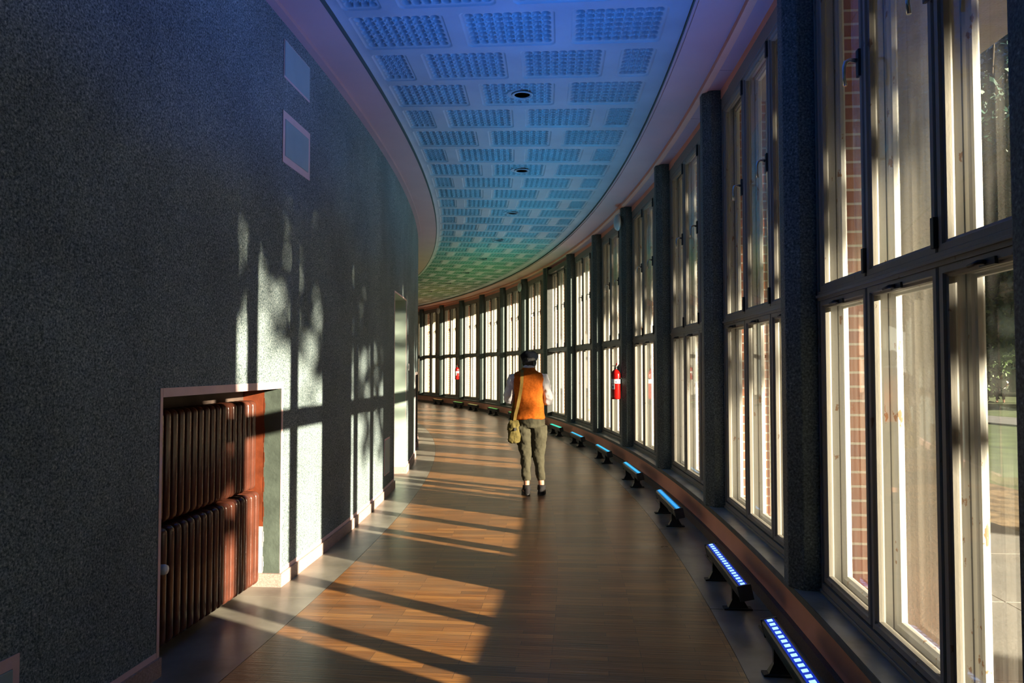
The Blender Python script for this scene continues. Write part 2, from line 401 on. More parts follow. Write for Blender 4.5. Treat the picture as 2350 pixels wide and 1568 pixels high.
# baseboard and painted band, broken at the openings
gaps = sorted([(n[0], n[1]) for n in NICHE + DOOR]); segs = []; cur = TH0
for a, c in gaps: segs.append((cur, a)); cur = c
segs.append((cur, TH1))
b = MB()
for a, c in segs: b.pbox(WALL - .02, WALL + .018, a, c, 0, .09, max(2, int((c - a) * 120)))
for (a, c, z0, z1, rb) in NICHE: b.pbox(42.48, WALL + .018, c - .0004, c, 0, .09)
for (a, c, z0, z1, rb) in DOOR: b.pbox(rb, WALL + .018, c - .0004, c, 0, .09); b.pbox(rb, WALL + .018, a, a + .0004, 0, .09)
struct(b.build('baseboard_left', M['basestone']))
b = MB()
for a, c in segs: b.pbox(WALL - .001, WALL + .003, a, c, .09, .118, max(2, int((c - a) * 120)))
for (a, c, z0, z1, rb) in NICHE + DOOR:
    wd = .0005
    b.pbox(WALL - .001, WALL + .004, a - wd, a, .09, z1 + (.045 if rb > 42 else .02), 1)
    b.pbox(WALL - .001, WALL + .004, c, c + wd, .09, z1 + (.045 if rb > 42 else .02), 1)
    b.pbox(WALL - .001, WALL + .005, a, c, z1, z1 + (.045 if rb > 42 else .02), 3)
struct(b.build('trim_2', M['pinktrim']))
# the door leaf at the back of its recess
b = MB(); b.pbox(41.9, 41.94, .0150, .0412, 0.004, 2.36, 2); dr = struct(b.build('door_1', M['doorp']))
b = MB(); p = P(41.94, .038, 1.05); b.tube([p, p + Vector((.05, 0, 0)), p + Vector((.055, -.1, 0))], .009, 8); b.build('door_handle', M['steel'], dr)
# end walls far round the bend and far behind
for tt, nm in ((TH0, 'wall_back'), (TH1, 'wall_front')):
    b = MB(); b.pbox(42.0, 47.2, tt - .002, tt + .002, -.1, 4.1); struct(b.build(nm, M['stucco']))

# ------------------------------------------------------------------ outer wall: kick wall, sill, head
b = MB(); b.pbox(45.955, 46.195, TH0, TH1, 0, .262, 110); struct(b.build('wall_right', M['pink']))
b = MB(); b.pbox(45.925, 45.955, TH0, TH1, 0, .075, 110); struct(b.build('baseboard_right', M['kickbase']))
b = MB(); b.pbox(45.915, 46.10, TH0, TH1, .262, .298, 110); b.cur = 0
so = b.build('trim_3', [M['silledge']]); struct(so)
b = MB(); b.pbox(45.918, 46.10, TH0, TH1, .298, .3005, 110); struct(b.build('trim_4', M['sill']))
b = MB()
b.pbox(SOFR, 45.875, TH0, TH1, ZS, ZS + .30, 90); b.pbox(SOFR - .02, SOFR, TH0, TH1, ZS + .012, ZS + .30, 90)
b.pbox(WALL, SOFL, TH0, TH1, ZS, ZS + .3, 90)
struct(b.build('ceiling', M['soffit']))
b = MB(); b.pbox(45.875, 45.93, TH0, TH1, ZS - .042, ZS + .2, 110)
n = int((TH1 - TH0) / D * 2)
struct(b.build('trim_5', M['pink']))
b = MB()
t0 = TH0
while t0 < TH1: b.pbox(45.93, 46.04, t0 + .00006, t0 + D / 2 - .00006, ZS - .036, ZS + .2, 3); t0 += D / 2
struct(b.build('trim_6', M['soffit']))
b = MB(); b.pbox(46.04, 46.195, TH0, TH1, 3.80, ZS + .2, 110); struct(b.build('wall_head', M['pink'])).name = 'wall_right'
b = MB(); b.pbox(SOFL, SOFL + .012, TH0, TH1, ZS - .002, ZC + .01, 110); b.pbox(SOFR - .03, SOFR - .0201, TH0, TH1, ZS + .012, ZC + .01, 110); struct(b.build('trim_7', M['gap']))  # dark strips, shade of the recess edge put into their colour
b = MB(); b.pbox(41.8, 47.75, TH0, TH1, ZC + .14, ZC + .4, 90); struct(b.build('ceiling_slab', M['concrete'])).name = 'ceiling'
b = MB(); b.pbox(46.195, 47.75, TH0, TH1, 3.805, ZC + .15, 90); struct(b.build('ceiling_eave', M['cream'])).name = 'ceiling'

# ------------------------------------------------------------------ coffered ceiling
ROW = .01437
def coffers():
    V = []; F = []; nv = 0
    def add(arr, faces):
        nonlocal nv
        V.append(arr); F.append(faces + nv); nv += len(arr)
    def grid(r0, r1, t0, t1, zf, nu, nvv):
        u = np.linspace(r0, r1, nu + 1); v = np.linspace(t0, t1, nvv + 1)
        R, T = np.meshgrid(u, v, indexing='ij'); Z = zf(R, T)
        X = CX + R * np.cos(T); Y = CY + R * np.sin(T)
        arr = np.stack([X, Y, Z], -1).reshape(-1, 3)
        i = np.arange(nu)[:, None] * (nvv + 1) + np.arange(nvv)[None]
        f = np.stack([i, i + nvv + 1, i + nvv + 2, i + 1], -1).reshape(-1, 4)
        add(arr, f)
    w_, g_ = .70, .115; lo, hi = SOFL + .075, SOFR - .165
    tot = hi - lo; w_ = (tot - 2 * g_) / 3; h_ = (tot - 3 * g_ - 2 * w_) / 2
    for k in range(-20, 47):
        tc = -.0408 + (k - 3) * ROW
        near = -2 <= k <= 13
        ta, tb = tc - ROW / 2, tc + ROW / 2; ca, cb = tc - ROW * .43, tc + ROW * .43
        if k % 2: ws = [w_, w_, w_]; ns = [9, 9, 9]
        else: ws = [h_, w_, w_, h_]; ns = [4, 9, 9, 4]
        # rounded cove at both edges of the panel
        grid(SOFL, lo, ta, tb, lambda R, T: ZC - .025 * np.clip((SOFL + .075 - R) / .075, 0, 1) ** 2, 4, 2)
        grid(hi, SOFR - .02, ta, tb, lambda R, T: ZC - .02 * np.clip((R - (SOFR - .09)) / .07, 0, 1) ** 2, 6, 2)
        r = lo
        for i, (ww, nn) in enumerate(zip(ws, ns)):
            if i: grid(r, r + g_, ca, cb, lambda R, T: ZC + 0 * R, 2, 2); r += g_
            q = 11 if near else 5 if k < 24 else 4
            r0, r1 = r, r + ww
            def zf(R, T, r0=r0, r1=r1, nn=nn, ca=ca, cb=cb, tc=tc, k=k, i=i):
                x = (R - r0) / (r1 - r0); y = (T - ca) / (cb - ca)
                W = r1 - r0; H = (cb - ca) * R
                edge = np.minimum(np.minimum(x, 1 - x) * W, np.minimum(y, 1 - y) * .545)
                # rounded corners
                cx_ = np.clip(.05 - np.minimum(x, 1 - x) * W, 0, 1); cy_ = np.clip(.05 - np.minimum(y, 1 - y) * .545, 0, 1)
                edge = np.where((cx_ > 0) & (cy_ > 0), .05 - np.hypot(cx_, cy_), edge)
                rim = .010 * np.clip(edge / .012, 0, 1)
                m_ = .03; px = (W - 2 * m_) / nn; py = (.545 - 2 * m_) / 7
                a = (x * W - m_) / px; bb = (y * .545 - m_) / py
                fa = a - np.floor(a) - .5; fb = bb - np.floor(bb) - .5
                ins = (a > 0) & (a < nn) & (bb > 0) & (bb < 7)
                d = np.hypot(fa * px, fb * py) / .0315
                cup = .045 * np.sqrt(np.clip(1 - d * d, 0, 1)) * ins
                ga = a - np.round(a); gb = bb - np.round(bb)
                ins2 = (a > .5) & (a < nn - .5) & (bb > .5) & (bb < 6.5)
                d2 = np.hypot(ga * px, gb * py) / .014
                hole = .024 * np.sqrt(np.clip(1 - d2 * d2, 0, 1)) * ins2
                z = ZC + rim + cup + hole
                if k % 4 == 3 and i == 1:
                    dd = np.hypot(R - (r0 + r1) / 2, (T - tc) * 44.3)
                    z = np.where(dd < .10, ZC + .004, z)
                return z
            grid(r0, r1, ca, cb, zf, nn * q + 6, 7 * q + 6); r += ww
        grid(lo, hi, ta, ca, lambda R, T: ZC + 0 * R, 12, 1); grid(lo, hi, cb, tb, lambda R, T: ZC + 0 * R, 12, 1)
    V = np.concatenate(V); F = np.concatenate(F)
    me = bpy.data.meshes.new('coffered_ceiling'); me.vertices.add(len(V)); me.vertices.foreach_set('co', V.ravel())
    me.loops.add(F.size); me.loops.foreach_set('vertex_index', F.ravel().astype(np.int32))
    me.polygons.add(len(F)); me.polygons.foreach_set('loop_start', np.arange(0, F.size, 4, dtype=np.int32)); me.polygons.foreach_set('loop_total', np.full(len(F), 4, np.int32))
    me.polygons.foreach_set('use_smooth', np.ones(len(F), bool))
    me.materials.append(M['ceil']); me.update(calc_edges=True)
    o = bpy.data.objects.new('ceiling', me); C.objects.link(o); struct(o)
coffers()
# recessed downlights
dl = thing('recessed_downlight', P(44.315, 0, ZC - .001))
b = MB(); b.lathe([(.098, .0), (.095, -.008), (.078, -.009), (.074, .0), (.072, .05), (.07, .05), (.07, .0)], seg=32); b.build('ring', M['ceil'], dl)
b = MB(); b.lathe([(.0705, .0), (.0705, .085), (.001, .085)], seg=32); b.build('housing', M['black'], dl, fixn=False)
b = MB(); b.lathe([(.001, .02), (.026, .02), (.032, .05), (.03, .08), (.001, .08)], seg=20); b.build('bulb', M['casing'], dl)
index_tree(dl)
words = ['nearest the camera', 'second along the ceiling', 'third along the ceiling', 'fourth along the ceiling', 'fifth along the ceiling', 'sixth along the ceiling', 'seventh along the ceiling', 'eighth along the ceiling, small', 'ninth along the ceiling, very small']
for i in range(8):
    t = -.0408 + i * 4 * ROW
    o = dl if i == 0 else copy_tree(dl)
    o.location = P(44.318, t, ZC - .001)
    tag(o, 'round recessed downlight in the coffered ceiling, ' + words[i], 'ceiling light', 'recessed ceiling downlights')

# ------------------------------------------------------------------ columns
ORD = ['first', 'second', 'third', 'fourth', 'fifth', 'sixth', 'seventh', 'eighth', 'ninth', 'tenth', 'eleventh', 'twelfth', 'thirteenth', 'fourteenth', 'fifteenth', 'sixteenth', 'seventeenth']
b = MB(); rr = .116
b.rings([[(rr * math.cos(PI / 8 + k * PI / 4), rr * math.sin(PI / 8 + k * PI / 4), z) for k in range(8)] for z in (.3, ZS - .037)], smooth=False)
cm = b.mesh('column', M['column'])
NLO, NHI = -7, 14
for n in range(NLO, NHI + 1):
    o = bpy.data.objects.new('column', cm); C.objects.link(o); o.location = P(RC, colth(n), 0); o.rotation_euler = (0, 0, colth(n))
    bv = o.modifiers.new('bevel', 'BEVEL'); bv.width = .006; bv.segments = 2
    if n < -1: lab = 'dark speckled octagonal column by the windows behind the camera'
    elif n == -1: lab = 'dark column cut off by the right edge of the photo'
    elif n == 13 or n == 14: lab = 'dark column hidden round the bend of the inner wall'
    else: lab = 'dark speckled octagonal column between windows, %s from the right edge' % ORD[n + 1]
    tag(o, lab, 'column', 'octagonal columns along the windows')

# ------------------------------------------------------------------ windows
def chamfer_bars(b, x0, x1, y0, y1, z0, z1, wd, side):
    """rectangular sash of four bars with a bevelled inner lip"""
    def ring(x, o_): return [(x, y0 + o_, z0 + o_), (x, y1 - o_, z0 + o_), (x, y1 - o_, z1 - o_), (x, y0 + o_, z1 - o_)]
    fx, bx = (x0, x1)
    rings = [ring(bx, 0), ring(fx + .006, 0), ring(fx, .006), ring(fx, wd - .014), ring(fx + .010, wd - .010), ring(fx + .014, wd), ring(bx - .008, wd), ring(bx, wd - .004), ring(bx, 0)]
    idx = [[b.vert(p) for p in r] for r in rings]
    for a, c in zip(idx, idx[1:]):
        for k in range(4): b.face([a[k], a[(k + 1) % 4], c[(k + 1) % 4], c[k]])
SW = .672; Y0 = -1.008
def make_window(special=False):
    root = MB()
    fr = root
    lo_z, tr0, tr1, hi_z = .352, 1.845, 1.895, 3.70
    for (x0, x1) in ((.045, .105), (.130, .190)):
        fr.box(x0, x1, -1.135, 1.135, .300, lo_z)
        fr.box(x0, x1, -1.135, 1.135, tr0, tr1); fr.box(x0, x1, -1.135, 1.135, hi_z, 3.81)
        for s in (-1, 1): fr.box(x0, x1, min(s * 1.008, s * 1.137), max(s * 1.008, s * 1.137), lo_z, hi_z)
        for k in (1, 2): fr.box(x0 + .012, x1 - .006, Y0 + k * SW - .008, Y0 + k * SW + .008, lo_z, hi_z)
    # little mouldings on the inside face of bottom rail and transom
    fr.box(.036, .05, -1.05, 1.05, .300, .318); fr.box(.036, .05, -1.05, 1.05, 1.862, 1.876)
    frame = fr.build('window', M['paint'], bevel=.002); struct(frame)
    bx = MB()
    bx.box(.100, .135, -1.045, -.99, .34, 3.71); bx.box(.100, .135, .99, 1.045, .34, 3.71)
    bx.box(.100, .135, -1.04, 1.04, .318, .346); bx.box(.100, .135, -1.04, 1.04, 3.70, 3.73); bx.box(.100, .135, -1.02, 1.02, 1.858, 1.885)
    for k in (1, 2): bx.box(.100, .135, Y0 + k * SW - .012, Y0 + k * SW + .012, .34, 3.71)
    bx.build('box_lining', M['paintout'], frame)
    for layer, (x0, x1) in enumerate(((.050, .092), (.140, .180))):
        for k in range(3):
            for lvl, (z0, z1) in enumerate(((lo_z + .006, tr0 + .004), (tr1 - .004, hi_z + .004))):
                ya, yb = Y0 + k * SW + .007, Y0 + (k + 1) * SW - .007
                wd = .044 if layer == 0 else .046
                s = MB(); chamfer_bars(s, x0, x1, ya, yb, z0, z1, wd, layer)
                sash = s.build('sash', M['paint'] if layer == 0 else M['paintout'], frame)
                g = MB(); xm = (x0 + x1) / 2 + .006
                g.quad((xm, ya + wd - .005, z0 + wd - .005), (xm, yb - wd + .005, z0 + wd - .005), (xm, yb - wd + .005, z1 - wd + .005), (xm, ya + wd - .005, z1 - wd + .005))
                g.build('pane', M['glass'] if layer == 0 else M['glassout'], sash, fixn=False)
                if layer == 0 and lvl == 1:
                    h = MB(); yh = ya + .026; zh = 2.88
                    h.box(x0 - .012, x0 + .002, yh - .016, yh + .016, zh - .075, zh + .05)
                    h.build('handle_plate', M['hinge'], sash, bevel=.003)
                    h = MB(); h.tube([(x0 - .008, yh, zh), (x0 - .045, yh, zh + .003), (x0 - .062, yh, zh - .006), (x0 - .068, yh, zh - .03), (x0 - .068, yh, zh - .075), (x0 - .064, yh, zh - .115)], [.010, .009, .009, .008, .007, .009], 10)
                    h.build('handle', M['steel'], sash)
                    h = MB()
                    for zz in (z0 + .02, z1 - .13): h.box(x0 - .014, x0 + .003, ya - .014, ya + .012, zz, zz + .11)
                    h.build('hinge', M['hinge'], sash, bevel=.002)
                if layer == 0 and lvl == 0:
                    h = MB(); ym = (ya + yb) / 2
                    h.box(x0 - .008, x0 + .002, ym - .045, ym + .045, z1 - .045, z1 - .022)
                    h.tube([(x0 - .006, ym + .01, z1 - .033), (x0 - .028, ym + .01, z1 - .034), (x0 - .034, ym + .055, z1 - .04)], [.009, .008, .006], 8)
                    h.build('latch', M['hinge'], sash)
    return frame
win = make_window()
index_tree(win)
i = 0; WINS = []
for n in range(NLO, NHI):
    tm = colth(n) + D / 2
    o = win if i == 0 else copy_tree(win)
    i += 1
    # chord frame: keep the sashes on the circle
    o.location = P(RC - .012, tm, 0); o.rotation_euler = (0, 0, tm); WINS.append(o)
for i, o in enumerate(WINS): o.name = 'window_%d' % (i + 1); o['kind'] = 'structure'
# the bay with the deep dark post between the sixth and seventh column
b = MB(); tt = colth(6)
b.pbox(45.93, 46.06, tt - .0052, tt - .0026, .30, ZS - .04); b.pbox(45.95, 46.06, tt - .0052, colth(5) + .0026, 1.83, 1.90, 3); b.pbox(45.95, 46.06, tt - .0052, colth(5) + .0026, 3.70, 3.80, 3)
struct(b.build('trim_8', M['casing']))

# brick and render piers outside
b = MB()
y0, y1 = -.035, .27
def brickbox(b, x0, x1, y0, y1, z0, z1):
    for (p, q, ax) in (((x0, y0), (x1, y0), 0), ((x1, y0), (x1, y1), 1), ((x1, y1), (x0, y1), 0), ((x0, y1), (x0, y0), 1)):
        L_ = math.dist(p, q); b.quad((*p, z0), (*q, z0), (*q, z1), (*p, z1), [(0, z0), (L_, z0), (L_, z1), (0, z1)])
brickbox(b, .20, .44, y0, y1, -.05, 3.80)
pb = b.mesh('brick_part', M['brick'])
b = MB(); b.box(.44, .84, y0 - .012, y1 + .01, -.05, 3.80)
pc = b.mesh('rendered_part', M['cream'])
b = MB()
for n in range(NLO, NHI + 1): t = colth(n); b.pbox(46.118, 46.195, t - .0021, t + .0021, .31, 3.80)
struct(b.build('trim_9', M['cream']))
for n in range(NLO, NHI + 1):
    e = thing('pier', P(RC, colth(n), 0), colth(n))
    for nm, me in (('brick_part', pb), ('rendered_part', pc)):
        o = bpy.data.objects.new(nm, me); C.objects.link(o); o.parent = e
    if n < -1 or n > 12: lab = 'brick and cream rendered pier outside a window out of view'
    else: lab = 'brick and cream pier outside the windows, behind the %s column from the right' % ORD[n + 1]
    tag(e, lab, 'pier', 'piers outside between the windows')
#--PART2--
# ------------------------------------------------------------------ LED wall-washer bars on the floor
BARS = [  # angle of the far end, colour, beam watts, dot strength, label
 (-.2380, (.08, .75, .70), 26, 3, 'turquoise', 'turquoise LED bar on the floor behind the camera'),
 (-.1886, (.05, .6, .75), 26, 3, 'cyan', 'cyan LED bar on the floor beside the camera'),
 (-.1430, (.0, .08, 1.0), 14, 5, 'blue', 'deep blue LED bar on the floor just outside the right corner'),
 (-.0994, (.0, .19, 1.0), 60, 9, 'blue', 'long blue LED bar at the bottom edge of the photo, nearest of the floor lights'),
 (-.0654, (.0, .21, 1.0), 64, 7, 'blue', 'blue LED bar second from the camera, below the first speckled column'),
 (-.0154, (.0, .36, .95), 44, 2.6, 'azure', 'azure LED bar third from the camera on the dark floor border'),
 (.0318, (.0, .46, .95), 44, 2.2, 'azure', 'azure LED bar fourth from the camera, left below the sill'),
 (.0794, (.0, .52, .90), 38, 1.8, 'light blue', 'light blue LED bar fifth from the camera below the nearer fire extinguisher'),
 (.1282, (.0, .5, .85), 32, 1.5, 'light blue', 'small light blue LED bar sixth from the camera, right of the man'),
 (.1720, (.0, .80, .55), 26, 1.2, 'turquoise', 'turquoise LED bar just beside the right leg of the man'),
 (.2195, (.0, .80, .22), 18, 1.2, 'green', 'green LED bar on the floor hidden by the legs of the man'),
 (.2671, (.0, .70, .12), 16, .7, 'green', 'green LED bar first to the left of the man'),
 (.3167, (.05, .60, .05), 10, .7, 'green', 'green LED bar second to the left of the man'),
 (.3659, (.55, .50, .03), 14, .45, 'yellow-green', 'dim yellow-green LED bar below the far fire extinguisher'),
 (.4026, (.15, .60, .05), 8, .7, 'green', 'bright green LED bar second from the inner wall corner'),
 (.4535, (.9, .40, .05), 16, .45, 'orange', 'dim orange LED bar farthest away beside the inner wall corner'),
]
def tilt(x, y, z, a=-.22, cx=0., cz=.165):
    dx, dz = x - cx, z - cz; return (cx + dx * math.cos(a) + dz * math.sin(a), y, cz - dx * math.sin(a) + dz * math.cos(a))
def bar_parts():
    b = MB()
    prof = [(-.030, .118), (.030, .118), (.038, .130), (.038, .196), (.031, .204), (-.031, .204), (-.038, .196), (-.038, .130)]
    b.rings([[tilt(x, y, z) for (x, z) in prof] for y in (-.5, .5)], smooth=False)
    for k in range(5): 
        z = .140 + k * .012
        b.box(-.0405, -.037, -.49, .49, z, z + .004, tf=tilt)
    for s in (-1, 1): b.box(-.041, .041, s * .5 - .006, s * .5 + .006, .115, .207, tf=tilt)
    body = b.mesh('housing', M['casing'])
    b = MB(); 
    for s in (-1, 1):
        yc = s * .30
        b.rings([[(-.045, yc - .035, z0), (.045, yc - .035, z0), (.045, yc + .035, z0), (-.045, yc + .035, z0)] if z0 < .01 else [(-.02, yc - w_, z0), (.02, yc - w_, z0), (.02, yc + w_, z0), (-.02, yc + w_, z0)] for z0, w_ in ((.001, .035), (.010, .035), (.03, .018), (.13, .014))], smooth=False)
    legs = []
    for s in (-1, 1):
        b = MB(); yc = s * .30
        b.rings([[(-q, yc - w_, z0), (q, yc - w_, z0), (q, yc + w_, z0), (-q, yc + w_, z0)] for z0, w_, q in ((.001, .030, .085), (.010, .030, .085), (.014, .022, .06), (.06, .012, .034), (.10, .012, .034), (.135, .02, .034))], smooth=False)
        legs.append(b.mesh('bracket', M['black']))
    b = MB()
    b.box(-.013, .013, -.013, .013, .2045, .2075, tf=tilt)
    dots = b.mesh('led_strip', M['black'])
    b = MB(); b.box(-.024, .024, -.49, .49, .2035, .2046, tf=tilt)
    lens = b.mesh('lens', M['black'])
    b = MB(); b.tube([(.0, .5, .16), (.02, .545, .155), (.035, .56, .09), (.045, .60, .012), (.05, .72, .008), (.045, .95, .008)], .006, 6)
    cab = b.mesh('cable', M['black'])
    return body, legs, dots, cab, lens
body, legs, dots, cab, lens = bar_parts()
for k, (tf_, col, watt, st, cname, lab) in enumerate(BARS):
    t = tf_ - .5 / 45.71
    e = thing('led_bar', P(45.735, t, 0), t, lab, 'led light', 'LED bars on the floor along the windows')
    def part(nm, me, m=None, parent=e):
        o = bpy.data.objects.new(nm, me.copy() if m else me); C.objects.link(o); o.parent = parent
        if m: o.data.materials.clear(); o.data.materials.append(m)
        return o
    hb = part('housing', body)
    for l in legs: part('bracket', l)
    part('cable', cab)
    part('lens', lens, emis('led_glow_%d' % k, (col[0], col[1] * (.3 if k in (2, 3, 4) else 1), col[2]), (.42 if 1 < k < 9 else st * .9)))
    gm = emis('led_dots_%d' % k, (.28, .5, 1) if col[1] < .25 else tuple(min(1, c + .06) for c in col), 1.15 + st * .12)
    if k < 2: pass
    elif k < 9:
        for q in range(18):
            o = part('led', dots, gm if q == 0 else None)
            if q == 0: first = o.data
            else: o.data = first
            o.location = (0, -.468 + q * .055, 0)
    al = bpy.data.lights.new('led_beam', 'AREA'); al.shape = 'RECTANGLE'; al.size = .05; al.size_y = .95; al.energy = watt * .37; al.color = col; al.spread = math.radians(66)
    ao = bpy.data.objects.new('led_beam', al); C.objects.link(ao); ao.parent = e
    ao.location = (-.03, 0, .225); ao.rotation_euler = (0, math.radians(180 - 20), 0)

# ------------------------------------------------------------------ round lamps, extinguishers, signs on the columns
for n, lab in ((-1, 'round opal wall lamp on the column just beyond the right edge'), (3, 'round opal wall lamp high on the column with the nearer fire extinguisher'), (7, 'round opal wall lamp high on a column above the man'), (11, 'small round opal wall lamp on a far column near the inner wall')):
    t = colth(n); e = thing('wall_lamp', P(RC - .108, t, 3.66), t, lab, 'wall lamp', 'round wall lamps')
    b = MB(); b.lathe([(.001, 0), (.10, 0), (.10, -.02), (.001, -.02)], axis='x', seg=28); b.build('base', M['casing'], e)
    b = MB(); b.lathe([(.001, -.02), (.115, -.02), (.125, -.032), (.122, -.05), (.105, -.075), (.07, -.092), (.001, -.10)], axis='x', seg=32); b.smooth = True; b.build('shade', M['lampglass'], e)
def extinguisher(n, lab, slab, dz=0.):
    t = colth(n)
    e = thing('fire_extinguisher', P(RC - .19, t, 1.0 + dz), t, lab, 'fire extinguisher')
    b = MB(); b.lathe([(.001, 0), (.060, 0), (.070, .010), (.072, .03), (.072, .36), (.068, .39), (.052, .42), (.03, .438), (.022, .445), (.001, .446)], seg=32); b.build('cylinder', M['red'], e)
    b = MB()
    def arc(z0, z1, a0, a1, r=.0728):
        nn = 14
        for i in range(nn):
            a = a0 + (a1 - a0) * i / nn; c = a0 + (a1 - a0) * (i + 1) / nn
            b.quad((r * math.cos(a), r * math.sin(a), z0), (r * math.cos(c), r * math.sin(c), z0), (r * math.cos(c), r * math.sin(c), z1), (r * math.cos(a), r * math.sin(a), z1))
    arc(.235, .30, math.radians(-165), math.radians(-20)); arc(.15, .228, math.radians(-160), math.radians(-115)); b.build('label', M['labelw'], e)
    b = MB(); arc(.25, .268, math.radians(-105), math.radians(-92), .0733); arc(.165, .20, math.radians(-148), math.radians(-128), .0733); b.build('print', M['labeld'], e)
    b = MB(); b.lathe([(.022, .44), (.022, .47), (.016, .475), (.016, .50), (.001, .50)], seg=16)
    b.box(-.07, .012, -.009, .009, .492, .502); b.build('valve', M['black'], e, bevel=.002)
    b = MB(); b.tube([(.0, 0, .50), (-.0, -.03, .515), (.0, -.06, .53), (.0, -.085, .522)], [.010, .011, .011, .008], 8); b.build('lever', M['red'], e)
    b = MB(); b.tube([(.0, .02, .475), (.01, .05, .48), (.015, .085, .44), (.012, .088, .3), (.01, .084, .12), (.006, .08, .06)], [.008, .008, .008, .008, .009, .012], 8); b.build('hose', M['black'], e)
    b = MB(); b.box(.062, .088, -.03, .03, .12, .38); b.box(.058, .07, -.075, .075, .30, .32); b.build('bracket', M['black'], e)
    s = thing('sign', P(RC - .112, t + .0021, 1.42 + dz), t, slab, 'sign')
    b = MB(); b.rings([[(0, 0, .12), (-.075, -.05, 0), (-.072, -.052, 0), (.003, -.002, .12)], [(0, .004, .12), (-.075, -.046, 0), (-.072, -.048, 0), (.003, .002, .12)]], smooth=False)
    b.quad((0, 0, .12), (-.09, -.0, -.01), (-.015, 0, -.1), (0, 0, -.12)); b.quad((0.002, .004, .12), (-.09, .004, -.01), (-.015, .004, -.1), (0.002, .004, -.12))
    b.build('sign_plate', M['beige'], s)
extinguisher(3, 'red fire extinguisher with white labels hanging on a dark column, the nearer one', 'small beige projecting sign above the nearer fire extinguisher', .0)
extinguisher(10, 'small red fire extinguisher far away on a column near the bend', 'small beige projecting sign above the far fire extinguisher', .0)

# ------------------------------------------------------------------ inner wall fittings
def plate(t0, t1, z0, z1, bw, lab, nm='vent_cover', inner=None, group=None, deep=False):
    e = thing(nm, P(WALL, (t0 + t1) / 2, z0), (t0 + t1) / 2, lab, 'vent cover', group)
    h = (t1 - t0) * WALL / 2
    b = MB(); H = z1 - z0
    bx, bb, bt = bw
    b.box(.001, .006, -h, -h + bx, 0, H); b.box(.001, .006, h - bx, h, 0, H)
    b.box(.001, .006, -h + bx, h - bx, 0, bb); b.box(.001, .006, -h + bx, h - bx, H - bt, H); b.build('frame', M['pinktrim'], e)
    b = MB(); b.box(.001, .010, -h + bx + .002, h - bx - .002, bb + .002, H - bt - .002); b.build('panel', M['cover'], e, bevel=.003)
plate(-.0788, -.0672, 3.50, 3.765, (.006, .012, .004), 'upper pale blue vent cover high on the left wall', group='pale vent covers on the left wall')
plate(-.0790, -.0668, 2.905, 3.265, (.035, .05, .05), 'lower pale blue vent cover with a wide pink border on the left wall', group='pale vent covers on the left wall')
plate(-.0022, .0058, .25, .665, (.012, .008, .02), 'narrow pale green vent cover low on the wall before the doorway', group='pale vent covers on the left wall')
plate(-.1420, -.1312, .10, .445, (.03, .03, .045), 'dark green vent cover with pink border in the lower left corner', group='pale vent covers on the left wall')
e = thing('light_switch', P(WALL, .0502, 1.43), .0502, 'small white light switch on the wall past the doorway', 'light switch')
b = MB(); b.box(.001, .012, -.04, .04, 0, .10); b.build('plate', M['labelw'], e, bevel=.003)
b = MB(); b.box(.012, .018, -.022, .022, .025, .075); b.build('rocker', M['labelw'], e, bevel=.002)

# radiators: two banks in each niche
def section(h, dep, wid=.052):
    b = MB(); 
    # outline of one cast iron section seen from the end, extruded with rounded edges
    def ring(y, ins):
        pts = []
        r = .035
        for (cx_, cz_, a0) in ((dep - r, h - r, 0), (r, h - r, 90), (r, r, 180), (dep - r, r, 270)):
            for k in range(5):
                a = math.radians(a0 + k * 22.5); pts.append((-(cx_ + (r - ins) * math.cos(a)) + dep, y, cz_ + (r - ins) * math.sin(a)))
        return pts
    b.rings([ring(-wid / 2, .012), ring(-wid / 2 + .006, .004), ring(-wid / 2 + .016, 0), ring(wid / 2 - .016, 0), ring(wid / 2 - .006, .004), ring(wid / 2, .012)])
    return b
def bank(nm, t, rfront, z0, h, dep, cnt, lab, valve=False):
    tc = t
    e = thing(nm, P(rfront - dep, tc, z0), tc, lab, 'radiator')
    me = section(h, dep).mesh('section', M['radiator'])
    bm = bmesh.new(); bm.from_mesh(me); bmesh.ops.recalc_face_normals(bm, faces=bm.faces); bm.to_mesh(me); bm.free()
    for k in range(cnt):
        o = bpy.data.objects.new('section', me); C.objects.link(o); o.parent = e; o.location = (0, (k - (cnt - 1) / 2) * .066, 0)
    b = MB(); L_ = cnt * .066 / 2
    for zz in (.05, h - .06): b.tube([(dep / 2, -L_ - .005, zz), (dep / 2, L_ + .005, zz)], .022, 12)
    b.build('header_pipe', M['radiator'], e)
    if valve:
        b = MB(); b.lathe([(.001, -.05), (.018, -.05), (.024, -.04), (.026, 0), (.022, .012), (.001, .014)], c=(dep + .052, -L_ + .005, .42), axis='x', seg=16); b.build('valve_knob', M['labelw'], e)
        b = MB(); b.tube([(dep - .02, -L_ + .005, .42), (dep + .01, -L_ + .005, .42)], .011, 8); b.build('valve_stem', M['steel'], e)
for (t0, t1, who) in ((-.1112, -.0782, 'in the niche on the left'), (.0868, .1185, 'in the far niche at the edge of the inner wall')):
    tc = (t0 + t1) / 2 - .0012
    bank('radiator', tc, 42.640, .685, .585, .14, 18, 'upper brown cast iron radiator ' + who)
    bank('radiator', tc, 42.668, .07, .605, .16, 18, 'lower brown cast iron radiator ' + who, valve=t0 < 0)

